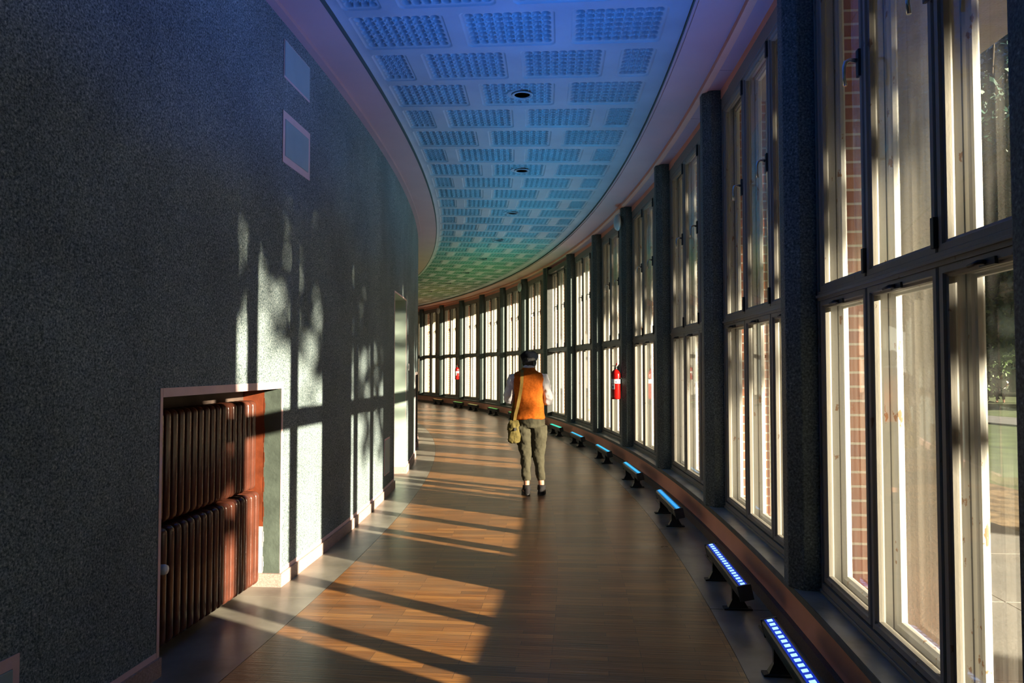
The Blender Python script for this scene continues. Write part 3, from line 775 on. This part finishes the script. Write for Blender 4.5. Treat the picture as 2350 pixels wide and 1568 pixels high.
# ------------------------------------------------------------------ the man
def skinmat(): return simple('skin', (.42, .20, .13), .5, noise=.08, nscale=20)
M['skin'] = skinmat()
M['vest'] = simple('orange_wool', (.47, .11, .013), .95, noise=.22, nscale=45, bump=.5, bscale=160, spec=.1)
M['shirt'] = simple('white_cotton', (.62, .60, .62), .9, noise=.06, nscale=9, bump=.5, bscale=22, spec=.1)
M['trouser'] = simple('khaki_cotton', (.052, .047, .031), .95, noise=.12, nscale=12, bump=.5, bscale=18, spec=.1)
M['shoe'] = simple('dark_leather', (.014, .012, .013), .8, spec=.15, noise=.2, nscale=20)
M['sole'] = simple('shoe_sole', (.015, .014, .014), .7)
M['cap'] = simple('black_wool', (.010, .012, .018), .9, noise=.2, nscale=60, bump=.5, bscale=90, spec=.1)
M['hair'] = simple('dark_grey_hair', (.015, .014, .014), .7, noise=.3, nscale=60)
M['bag'] = simple('olive_canvas', (.09, .07, .022), .9, noise=.22, nscale=22, bump=.6, bscale=26, spec=.15)
M['strap'] = simple('mustard_webbing', (.26, .165, .045), .85, noise=.1, nscale=60, spec=.1)
M['eye'] = simple('eye_white', (.7, .7, .68), .3)
M['camera'] = simple('camera_black', (.02, .02, .022), .4)
def remesh(o, vox=.008, sm=3, fac=.5):
    r = o.modifiers.new('remesh', 'REMESH'); r.mode = 'VOXEL'; r.voxel_size = vox; r.use_smooth_shade = True
    s = o.modifiers.new('smooth', 'SMOOTH'); s.factor = fac; s.iterations = sm
    return o
def folds(o, strength, scale, mid=.5, stretch=None):
    tx = bpy.data.textures.new('folds', 'CLOUDS'); tx.noise_scale = scale; tx.noise_depth = 2
    d_ = o.modifiers.new('folds', 'DISPLACE'); d_.texture = tx; d_.strength = strength; d_.mid_level = mid; d_.texture_coords = 'LOCAL'
    return o
def hand(b, wrist, fdir, palm, up, side=1, sz=1.0, curl=.9):
    """palm plus five bent fingers, rooted in the wrist; fdir = direction of fingers, palm = palm normal, thumb on 'side'"""
    f = Vector(fdir).normalized(); n = Vector(palm); n = (n - f * n.dot(f)).normalized(); s = f.cross(n) * side
    w0 = Vector(wrist)
    b.tube([w0 - f * .02, w0 + f * .02 * sz, w0 + f * .055 * sz, w0 + f * .088 * sz], [.024 * sz, .032 * sz, .040 * sz, .038 * sz], 12, ell=[.020 * sz, .016 * sz, .015 * sz, .012 * sz], up=s)
    for i, (off, L_) in enumerate(((-.029, .062), (-.010, .074), (.010, .080), (.029, .072))):
        p = w0 + f * .084 * sz + s * off * sz; a = 0; pts = [p]; dd = f.copy()
        for k, fr in enumerate((.44, .32, .24)):
            a += curl * (.45 if k == 0 else .6)
            dd = f * math.cos(a) + n * math.sin(a); p = p + dd * L_ * fr * sz; pts.append(p)
        b.tube(pts, [.0092 * sz, .0088 * sz, .0080 * sz, .0066 * sz], 8); b.ball(pts[-1], .0067 * sz, .0067 * sz, .0067 * sz, 8, 6)
    p = w0 + f * .025 * sz + s * .028 * sz; d1 = (f * .7 + s * .62 + n * .3).normalized(); d2 = (f * .9 + s * .1 + n * .5).normalized()
    q = p + d1 * .040 * sz; r_ = q + d2 * .034 * sz
    b.tube([p - d1 * .012, q, r_], [.0125 * sz, .0105 * sz, .0085 * sz], 8); b.ball(r_, .0086 * sz, .0086 * sz, .0086 * sz, 8, 6)
man = thing('person', (.192, 8.44, 0), 0, 'man seen from behind in orange vest, white shirt and black cap, walking down the corridor', 'person')
hp = {'L': Vector((-.055, .0, .86)), 'R': Vector((.115, .0, .86))}
kn = {'L': Vector((-.028, .035, .47)), 'R': Vector((.118, .03, .47))}
an = {'L': Vector((-.022, -.02, .085)), 'R': Vector((.150, -.01, .085))}
sh = {'L': Vector((-.175, .0, 1.365)), 'R': Vector((.170, .0, 1.365))}
el = {'L': Vector((-.232, .0, 1.115)), 'R': Vector((.240, .0, 1.095))}
wr = {'L': Vector((-.215, .215, 1.115)), 'R': Vector((-.005, .215, 1.11))}
HC = Vector((.012, .075, 1.548))
tip = Matrix.Rotation(-.55, 3, 'X')
b = MB()
b.tube([(.03, 0, .84), (.03, 0, .95), (.02, 0, 1.08), (.005, 0, 1.25), (.0, .0, 1.36), (.0, .01, 1.42)], [.12, .12, .12, .14, .13, .07], 16, ell=[.09, .09, .085, .10, .085, .06], up=Vector((1, 0, 0)))
b.tube([(0, .01, 1.38), (.005, .035, 1.45), (.01, .06, 1.51)], [.058, .054, .052], 12)
for k in 'LR':
    s_ = -1 if k == 'L' else 1
    b.tube([hp[k], (hp[k] + kn[k]) / 2 + Vector((0, .01, 0)), kn[k], (kn[k] * .6 + an[k] * .4) + Vector((0, -.015, 0)), an[k] + Vector((0, 0, .04)), an[k] + Vector((0, 0, -.03))], [.068, .066, .050, .045, .034, .036], 12)
    b.tube([an[k] + Vector((0, -.04, -.045)), an[k] + Vector((s_ * .01, .06, -.045)), an[k] + Vector((s_ * .02, .15, -.052))], [.034, .038, .028], 10)
    b.tube([sh[k] * .8 + Vector((0, 0, .27)), sh[k], (sh[k] + el[k]) / 2, el[k], (el[k] + wr[k]) / 2, wr[k]], [.05, .052, .043, .038, .033, .025], 12)
# head: skull, jaw, nose, brow, lips, ears
def hd(x, y, z): return HC + tip @ Vector((x, y, z))
b.ball(HC, .074, .094, .098, 20, 14, tip)
b.ball(hd(0, .03, -.055), .054, .062, .062, 16, 10, tip)
b.ball(hd(0, .080, -.100), .022, .016, .016, 10, 8)
b.tube([hd(0, .088, .018), hd(0, .108, -.020), hd(0, .094, -.030)], [.009, .014, .012], 8)
b.tube([hd(-.045, .075, .030), hd(-.02, .090, .032), hd(.02, .090, .032), hd(.045, .075, .030)], .009, 8)
b.tube([hd(-.022, .083, -.060), hd(0, .094, -.058), hd(.022, .083, -.060)], [.006, .009, .006], 8)
b.tube([hd(-.020, .082, -.072), hd(0, .092, -.073), hd(.020, .082, -.072)], [.006, .009, .006], 8)
for s_ in (-1, 1):
    b.ball(hd(s_ * .077, -.002, -.012), .010, .020, .032, 10, 8, tip)
    b.ball(hd(s_ * .040, .070, -.028), .022, .018, .02, 10, 8)
hand(b, wr['L'], (.25, .95, .05), (.9, -.2, .1), (0, 0, 1), -1, curl=1.0)
hand(b, wr['R'], (-.85, .5, .05), (-.4, -.75, .1), (0, 0, 1), 1, curl=1.0)
o = b.build('body', M['skin'], man); remesh(o, .0065, 2, .4)
for s_ in (-1, 1):
    b = MB(); b.ball(hd(s_ * .031, .082, .008), .012, .009, .009, 12, 8, tip); b.build('eye', M['eye'], man)
# hair at the nape and sides, cap
b = MB(); b.ball(hd(0, -.020, -.008), .083, .087, .082, 20, 12, tip); b.ball(hd(0, -.05, -.055), .060, .050, .040, 16, 10, tip); b.ball(hd(.066, -.02, -.035), .018, .03, .035, 10, 8, tip); b.ball(hd(-.066, -.02, -.035), .018, .03, .035, 10, 8, tip)
o = b.build('hair', M['hair'], man); remesh(o, .007, 1, .3); folds(o, .012, .02)
b = MB()
ct = Matrix.Rotation(-.30, 3, 'X')
def cp(x, y, z): return HC + Vector((0, 0, .0)) + ct @ Vector((x, y, z))
rgs = []
for (z, rx, ry, oy) in ((.014, .086, .100, -.004), (.030, .093, .110, -.006), (.052, .104, .124, -.008), (.074, .106, .126, -.010), (.092, .094, .112, -.006), (.104, .064, .078, 0), (.109, .02, .024, .004)):
    rgs.append([cp(rx * math.cos(a * PI / 12), oy + ry * math.sin(a * PI / 12), z + .006 * math.sin(a * 1.3)) for a in range(24)])
b.rings(rgs); o = b.build('cap', M['cap'], man); folds(o, .012, .05)
b = MB(); b.rings([[cp(x, y, z) for (x, y, z) in pts] for pts in ([(-.07, .07, .022), (-.04, .135, .018), (0, .155, .016), (.04, .135, .018), (.07, .07, .022), (0, .06, .025)], [(-.07, .07, .014), (-.04, .135, .010), (0, .155, .008), (.04, .135, .010), (.07, .07, .014), (0, .06, .017)])], smooth=False)
b.build('cap_peak', M['cap'], man)
# shirt: collar and sleeves in one mesh
b = MB()
b.tube([(0, .0, 1.40), (.004, .022, 1.455), (.008, .034, 1.488)], [.075, .066, .066], 20, ell=[.07, .062, .062], up=Vector((1, 0, 0)))
for k in 'LR':
    s_ = -1 if k == 'L' else 1
    m_ = (sh[k] + el[k]) / 2 + Vector((s_ * .006, -.01, 0))
    b.tube([sh[k] * .72 + Vector((0, 0, .375)), sh[k] + Vector((s_ * .005, 0, -.005)), m_, el[k] + Vector((s_ * .002, -.012, .03)), el[k] + Vector((-s_ * .005, .0, -.005)), el[k] * .72 + wr[k] * .28 + Vector((0, 0, -.006)), el[k] * .45 + wr[k] * .55, el[k] * .22 + wr[k] * .78],
           [.055, .064, .060, .060, .062, .056, .046, .036], 16)
o = b.build('shirt', M['shirt'], man); remesh(o, .009, 4, .5); folds(o, .026, .055)
# vest
def ring(cx_, cy_, z, rx, ry, n=28, pw=2.4, skew=0.):
    out = []
    for k in range(n):
        a = 2 * PI * k / n; ca, sa = math.cos(a), math.sin(a)
        out.append((cx_ + rx * abs(ca) ** (2 / pw) * math.copysign(1, ca), cy_ + ry * abs(sa) ** (2 / pw) * math.copysign(1, sa), z + skew * ca))
    return out
b = MB()
b.rings([ring(.015, .005, .865, .180, .135), ring(.015, .005, .90, .179, .134), ring(.012, .0, 1.0, .172, .125), ring(.008, -.002, 1.1, .170, .122), ring(.002, -.004, 1.2, .176, .124), ring(-.003, -.005, 1.29, .190, .124), ring(-.003, -.002, 1.345, .198, .112), ring(-.003, .002, 1.385, .190, .096), ring(-.002, .006, 1.415, .150, .084), ring(.0, .010, 1.437, .105, .078), ring(.004, .016, 1.455, .080, .074), ring(.006, .022, 1.478, .070, .068)], caps=(True, False))
o = b.build('vest', M['vest'], man); sub = o.modifiers.new('sub', 'SUBSURF'); sub.levels = sub.render_levels = 2; folds(o, .028, .10)
# trousers
b = MB()
b.tube([(.032, .0, .94), (.034, .0, .86), (.034, .0, .78)], [.150, .160, .150], 20, ell=[.11, .125, .115], up=Vector((1, 0, 0)))
for k in 'LR':
    s_ = -1 if k == 'L' else 1
    top = Vector((hp[k].x + s_ * .012 * 0, 0, .80))
    b.tube([top, top * .55 + kn[k] * .45 + Vector((s_ * .008, -.005, 0)), kn[k] + Vector((s_ * .004, -.01, .06)), kn[k] + Vector((0, -.012, -.04)), kn[k] * .45 + an[k] * .55 + Vector((0, -.02, 0)), Vector((an[k].x, an[k].y - .002, .165))],
           [.102, .098, .080, .067, .056, .045], 18)
o = b.build('trousers', M['trouser'], man); remesh(o, .009, 5, .5); folds(o, .03, .085)
# shoes
for k in 'LR':
    s_ = -1 if k == 'L' else 1
    b = MB(); a = an[k]
    def sr(y, w_, h_, z=.018): return [(a.x + s_ * .10 * (y) + w_ * math.cos(t_), a.y + y, z + max(0, h_ * (math.sin(t_) + .0)) if math.sin(t_) > 0 else z + .010 * math.sin(t_)) for t_ in [2 * PI * q / 16 for q in range(16)]]
    b.rings([sr(-.075, .010, .03), sr(-.066, .028, .07), sr(-.04, .038, .095), sr(.0, .040, .100), sr(.045, .041, .075), (sr(.10, .046, .055)), sr(.15, .044, .045), sr(.185, .030, .032), sr(.20, .008, .015)])
    b.tube([(a.x, a.y - .018, .06), (a.x, a.y - .015, .115)], [.046, .043], 16, ell=[.05, .046])
    sb_ = b.build('shoe', M['shoe'], man); remesh(sb_, .006, 3, .5)
    b = MB(); b.rings([[(a.x + s_ * .10 * y + w_ * math.cos(t_) if False else a.x + s_ * .1 * (.06 + .14 * math.sin(t_)) + .049 * math.cos(t_), a.y + .06 + .143 * math.sin(t_), z) for t_ in [2 * PI * q / 24 for q in range(24)]] for z in (.001, .022)], smooth=False)
    b.build('sole', M['sole'], sb_)
# shoulder bag, strap, camera
bag = thing('shoulder_bag', (.192 - .163, 8.44 - .055, .60), .12, 'olive canvas shoulder bag hanging at the left hip of the man', 'bag')
b = MB()
b.rings([ring(.0, 0, .0, .050, .030), ring(.0, 0, .012, .070, .042), ring(.0, 0, .06, .078, .052), ring(.0, 0, .13, .072, .052), ring(-.004, 0, .20, .066, .045), ring(-.006, 0, .25, .056, .034), ring(-.004, 0, .272, .04, .02)])
o = b.build('body', M['bag'], bag); su = o.modifiers.new('s', 'SUBSURF'); su.levels = su.render_levels = 2; folds(o, .03, .05)
b = MB()
b.rings([ring(-.012, -.004, .150, .064, .058), ring(-.014, -.004, .165, .072, .064), ring(-.012, -.004, .21, .070, .058), ring(-.008, -.002, .25, .060, .044), ring(-.004, 0, .275, .042, .026), ring(.0, 0, .285, .02, .012)])
o = b.build('flap', M['bag'], bag); su = o.modifiers.new('s', 'SUBSURF'); su.levels = su.render_levels = 2; folds(o, .035, .045)
b = MB(); b.box(-.012, .012, -.075, -.062, .15, .185); b.build('buckle', M['hinge'], bag)
b = MB()
def ribbon(b, pts, wd, th=.004, side=Vector((1, 0, 0))):
    pts = [Vector(p) for p in pts]; rg = []
    for i, p in enumerate(pts):
        td = (pts[min(i + 1, len(pts) - 1)] - pts[max(i - 1, 0)]).normalized(); s_ = (side - td * side.dot(td)).normalized(); nn = td.cross(s_)
        rg.append([p + s_ * wd / 2 + nn * th, p - s_ * wd / 2 + nn * th, p - s_ * wd / 2 - nn * th, p + s_ * wd / 2 - nn * th])
    b.rings(rg, smooth=False)
wx, wy = .163, .055
def bl(x, y, z): v = Vector((x + wx, y + wy, z - .60)); return Matrix.Rotation(-.12, 3, 'Z') @ v
ribbon(b, [bl(*p) for p in ((-.160, -.085, .868), (-.150, -.118, .94), (-.128, -.140, 1.02), (-.108, -.146, 1.12), (-.090, -.147, 1.22), (-.080, -.143, 1.30), (-.076, -.128, 1.37), (-.076, -.098, 1.418), (-.076, -.045, 1.446), (-.078, .02, 1.452), (-.085, .075, 1.425), (-.10, .118, 1.36), (-.12, .140, 1.26), (-.150, .145, 1.12), (-.175, .135, 1.0), (-.188, .09, .92), (-.182, .03, .86))], .036)
o = b.build('strap', M['strap'], bag)
e = thing('camera', (.192 - .150, 8.44 + .335, 1.075), .35, 'small black camera held in both hands of the man, half hidden by his sleeve', 'camera')
b = MB(); b.box(-.068, .068, -.022, .022, 0, .082); b.box(-.022, .022, -.02, .02, .082, .100); o = b.build('body', M['camera'], e, bevel=.006)
b = MB(); b.lathe([(.001, .022), (.033, .022), (.035, .06), (.031, .085), (.026, .085), (.02, .07), (.001, .07)], c=(0, 0, .042), axis='y', seg=24); b.build('lens', M['camera'], e)
b = MB(); b.lathe([(.001, 0), (.010, 0), (.010, .008), (.001, .008)], c=(.045, 0, .083), seg=12); b.build('shutter_button', M['steel'], e)
b = MB(); b.tube([(-.066, -.02, .07), (-.09, -.05, .05), (-.11, -.06, .02), (-.10, -.05, -.04), (-.07, -.02, -.06), (-.05, .0, -.02), (-.066, .0, .03)], .003, 6); b.build('wrist_strap', M['camera'], e)

# ------------------------------------------------------------------ outdoors
M['paving'] = simple('paving', (.30, .29, .27), .8, noise=.15, nscale=2, bump=.2, bscale=30)
M['leaflitter'] = simple('leaf_litter', (.22, .15, .08), .95, noise=.6, nscale=5, bump=.8, bscale=9)
M['lawn'] = simple('lawn', (.10, .14, .05), .95, noise=.4, nscale=1.5, bump=.6, bscale=30)
M['asphalt'] = simple('path_asphalt', (.26, .26, .27), .8, noise=.15, nscale=3)
M['bark'] = simple('bark', (.07, .055, .04), .9, noise=.4, nscale=8, bump=.8, bscale=20)
def m_leaf(name, c1, c2):
    m, t, bb = mat(name); L = t.links.new
    gi = t.nodes.new('ShaderNodeNewGeometry'); cr = t.nodes.new('ShaderNodeValToRGB')
    cr.color_ramp.elements[0].color = (*c1, 1); cr.color_ramp.elements[1].color = (*c2, 1)
    L(gi.outputs['Random Per Island'], cr.inputs[0]); L(cr.outputs[0], bb.inputs['Base Color']); bb.inputs['Roughness'].default_value = .5
    return m
M['leafA'] = m_leaf('leaves_dark', (.008, .038, .03), (.025, .085, .055)); M['leafB'] = m_leaf('leaves_mid', (.03, .07, .02), (.09, .15, .04))
# ground: open country plus ring zones, all just outside the building
b = MB(); n_ = 64
b.pbox(46.20, 400, -PI, PI, -.30, -.13, 96); struct(b.build('ground', M['lawn'])).name = 'floor'
def zone(r0, r1, t0, t1, z, m, name, n=80, joints=0):
    b = MB(); b.pbox(r0, r1, t0, t1, z - .06, z, n); o = b.build(name, m); struct(o); o.name = 'floor'
t0 = -.6; step = 1.25 / 47.5
b = MB()
while t0 < .75:
    for (ra, rb) in ((46.20, 47.55), (47.56, 48.95)): b.pbox(ra, rb, t0 + .00012, t0 + step - .00012, -.16, -.05, 2)
    t0 += step
struct(b.build('floor', M['paving']))
zone(48.96, 50.6, -.6, .75, -.07, M['leaflitter'], 'bed'); zone(58.8, 61.2, -.6, .75, -.09, M['asphalt'], 'path')
def leaf_mesh(name, m, clusters, nleaf, size, seed):
    r = np.random.default_rng(seed); cl = np.array(clusters)       # cx,cy,cz,rx,ry,rz
    wgt = cl[:, 3] * cl[:, 4] * cl[:, 5]; pick = r.choice(len(cl), nleaf, p=wgt / wgt.sum())
    dv = r.normal(size=(nleaf, 3)); dv /= np.linalg.norm(dv, axis=1)[:, None]; rad = r.random(nleaf) ** .45
    c = cl[pick, :3] + dv * rad[:, None] * cl[pick, 3:]
    a = r.normal(size=(nleaf, 3)); a /= np.linalg.norm(a, axis=1)[:, None]; q = r.normal(size=(nleaf, 3)); q = np.cross(a, q); q /= np.linalg.norm(q, axis=1)[:, None]
    s = size * (.6 + .8 * r.random(nleaf))[:, None]
    V = np.stack([c - a * s, c - q * s * .45, c + a * s, c + q * s * .45], 1).reshape(-1, 3)
    F = np.arange(nleaf * 4).reshape(-1, 4)
    me = bpy.data.meshes.new(name); me.vertices.add(len(V)); me.vertices.foreach_set('co', V.ravel()); me.loops.add(F.size); me.loops.foreach_set('vertex_index', F.ravel().astype(np.int32))
    me.polygons.add(nleaf); me.polygons.foreach_set('loop_start', np.arange(0, F.size, 4, dtype=np.int32)); me.polygons.foreach_set('loop_total', np.full(nleaf, 4, np.int32))
    me.materials.append(m); me.update(calc_edges=True); return me
def trunk_mesh(h, r0, branches, seed):
    rn = random.Random(seed); b = MB()
    b.tube([(0, 0, -.1), (0, 0, .1), (.05, .02, h * .3), (-.05, .05, h * .6), (.0, .0, h)], [r0 * 1.4, r0, r0 * .8, r0 * .55, r0 * .15], 10)
    for k in range(branches):
        z = h * (.52 + .4 * rn.random()); a = rn.random() * 2 * PI; L_ = h * .3 * (.6 + rn.random() * .5)
        p = Vector((0, 0, z)); q = p + Vector((math.cos(a), math.sin(a), .5)) * L_ * .5; r_ = q + Vector((math.cos(a + .4), math.sin(a + .4), .7)) * L_ * .5
        b.tube([p, q, r_], [r0 * .35, r0 * .2, r0 * .06], 6)
    return b.mesh('trunk', M['bark'])
def tree_kind(seed, h, m, cb, cr_, nleaf, size, ncl=14, flat=False):
    rn = random.Random(seed); cl = []
    for k in range(ncl):
        z = cb + (h - cb) * (k + .5) / ncl; f = math.sin(PI * min(1, max(.12, (z - cb) / (h - cb)))) ** .6
        if flat: f = math.sqrt(max(.15, 1 - ((z - cb) / (h - cb)) ** 2)) * 1.05
        o1, o2 = (.30, .80) if flat == 2 else (.45, .62)
        if flat == 2: f = 1
        a = k * 2.4; cl.append((math.cos(a) * cr_ * o1 * f, math.sin(a) * cr_ * o1 * f, z, cr_ * o2 * f, cr_ * o2 * f, (h - cb) * .17))
    return trunk_mesh(h * .92, .16 + h * .012, 12, seed), leaf_mesh('crown', m, cl, nleaf, size, seed)
K1 = tree_kind(3, 15, M['leafA'], 1.6, 5.0, 34000, .19)      # dense park tree
K2 = tree_kind(5, 12, M['leafB'], 1.0, 4.2, 28000, .17)
K3 = tree_kind(9, 11.3, M['leafB'], 5.25, 3.95, 9500, .165, 14, True)     # open crown close to the building
K4 = tree_kind(11, 10, M['leafA'], .2, 3.7, 22000, .26, 14, 2)          # dense to the ground, added out of view to keep sun off the near wall
def tree(K, x, y, s, rz, lab, group):
    e = thing('tree', (x, y, -.13), rz, lab, 'tree', group); e.scale = (s, s, s)
    for nm, me in zip(('trunk', 'crown'), K):
        o = bpy.data.objects.new(nm, me); C.objects.link(o); o.parent = e
G1 = 'park trees beyond the lawn outside the windows'; G2 = 'trees close outside the windows'
for (x, y, s, rz) in ((13.6, -3.3, 1.06, .3), (14.4, .8, 1.12, 1.9)): tree(K3, x, y, s, rz, 'open leafy tree near the building out of view, dappling the sunlight', G2)
for (x, y, s, rz) in ((12.6, -9.6, 1.1, .3), (8.5, -6.5, 1.0, 1.2), (9.4, -16.2, 1.05, 2.0), (17.0, -14.5, 1.1, 4.0), (6.0, -23.5, 1.05, 1.0)): tree(K4, x, y, s, rz, 'added dense tree out of view behind the camera, blocking the sun', G2)
i = 0
for az in range(-60, 62, 7):
    a = math.radians(az); R_ = 74 + 6 * math.sin(az * 1.7)
    x, y = CX + R_ * math.cos(a), CY + R_ * math.sin(a)
    if -30 < az < 11: continue
    tree(K1 if i % 3 else K2, x, y, 0.92 if i % 2 else 1.0, az, 'tall dark green tree beyond the lawn, seen through the right hand window', G1); i += 1
for az in (13, 21, 29):
    a = math.radians(az); x, y = CX + 70 * math.cos(a), CY + 70 * math.sin(a)
    tree(K2, x, y, .9, az * 2, 'lower green tree at the far edge of the lawn', G1 + ', front row')
for (x, y, s, rz) in ((28.5, 40.5, 1.35, 1.0), (20.0, 47, 1.3, 2.3), (39.5, 33.5, 1.25, 4.1)): tree(K1, x, y, s, rz, 'tall dark green tree beyond the lawn, seen through the right hand window', G1)
# person sitting in the park
sit = thing('person', (21.7, 31.9, -.12), 2.4, 'distant person in white t-shirt sitting in the park, seen through the right hand window', 'person')
b = MB()
b.tube([(0, 0, .50), (0, -.02, .62), (0, .0, .80), (0, .05, 1.0), (0, .09, 1.06)], [.15, .14, .15, .15, .06], 14, ell=[.11, .10, .10, .09, .06], up=Vector((1, 0, 0)))
b.tube([(0, .09, 1.0), (0, .13, 1.13)], .05, 10); b.ball((0, .16, 1.22), .075, .09, .105, 16, 10); b.ball((0, .25, 1.2), .014, .02, .018, 8, 6)
for s_ in (-1, 1):
    b.ball((s_ * .075, .15, 1.22), .01, .02, .03, 8, 6)
    b.tube([(s_ * .08, 0, .50), (s_ * .12, .42, .52)], [.085, .06], 10); b.tube([(s_ * .12, .42, .52), (s_ * .12, .46, .28), (s_ * .12, .44, .08)], [.06, .05, .038], 10)
    b.tube([(s_ * .12, .40, .05), (s_ * .13, .60, .04)], [.045, .035], 10)
    b.tube([(s_ * .16, .05, 1.0), (s_ * .22, .06, .76), (s_ * .12, .30, .66)], [.05, .042, .028], 10)
    hand(b, (s_ * .12, .30, .66), (-s_ * .3, .9, -.2), (0, 0, -1), (0, 0, 1), s_)
o = b.build('body', M['skin'], sit); remesh(o, .012, 2)
b = MB(); b.tube([(0, 0, .49), (0, -.02, .62), (0, .0, .80), (0, .05, 1.0), (0, .08, 1.06)], [.17, .16, .17, .17, .07], 14, ell=[.13, .12, .12, .11, .07], up=Vector((1, 0, 0)))
for s_ in (-1, 1): b.tube([(s_ * .13, .05, 1.0), (s_ * .21, .055, .84)], [.065, .062], 10)
M['tee'] = simple('white_jersey', (.82, .84, .88), .9)
o = b.build('t_shirt', M['tee'], sit); remesh(o, .014, 2)
b = MB(); b.tube([(0, -.02, .46), (0, -.02, .56)], [.17, .16], 14, ell=[.13, .12], up=Vector((1, 0, 0)))
for s_ in (-1, 1): b.tube([(s_ * .08, 0, .50), (s_ * .12, .42, .52), (s_ * .12, .47, .44), (s_ * .12, .45, .14)], [.10, .08, .07, .055], 10)
o = b.build('trousers', M['cap'], sit); remesh(o, .014, 2)
b = MB(); b.ball((0, .145, 1.25), .085, .095, .09, 14, 8); b.build('hair', M['hair'], sit)
be = thing('bench', (21.7, 31.9, -.12), 2.4, 'low park bench under the distant sitting person', 'bench')
b = MB()
for k in range(4): b.box(-.75, .75, -.17 + k * .1, -.09 + k * .1, .40, .435)
b.build('seat', M['bark'], be)
for s_ in (-1, 1): b = MB(); b.box(s_ * .6 - .04, s_ * .6 + .04, -.15, .2, 0, .40); b.build('leg', M['casing'], be)
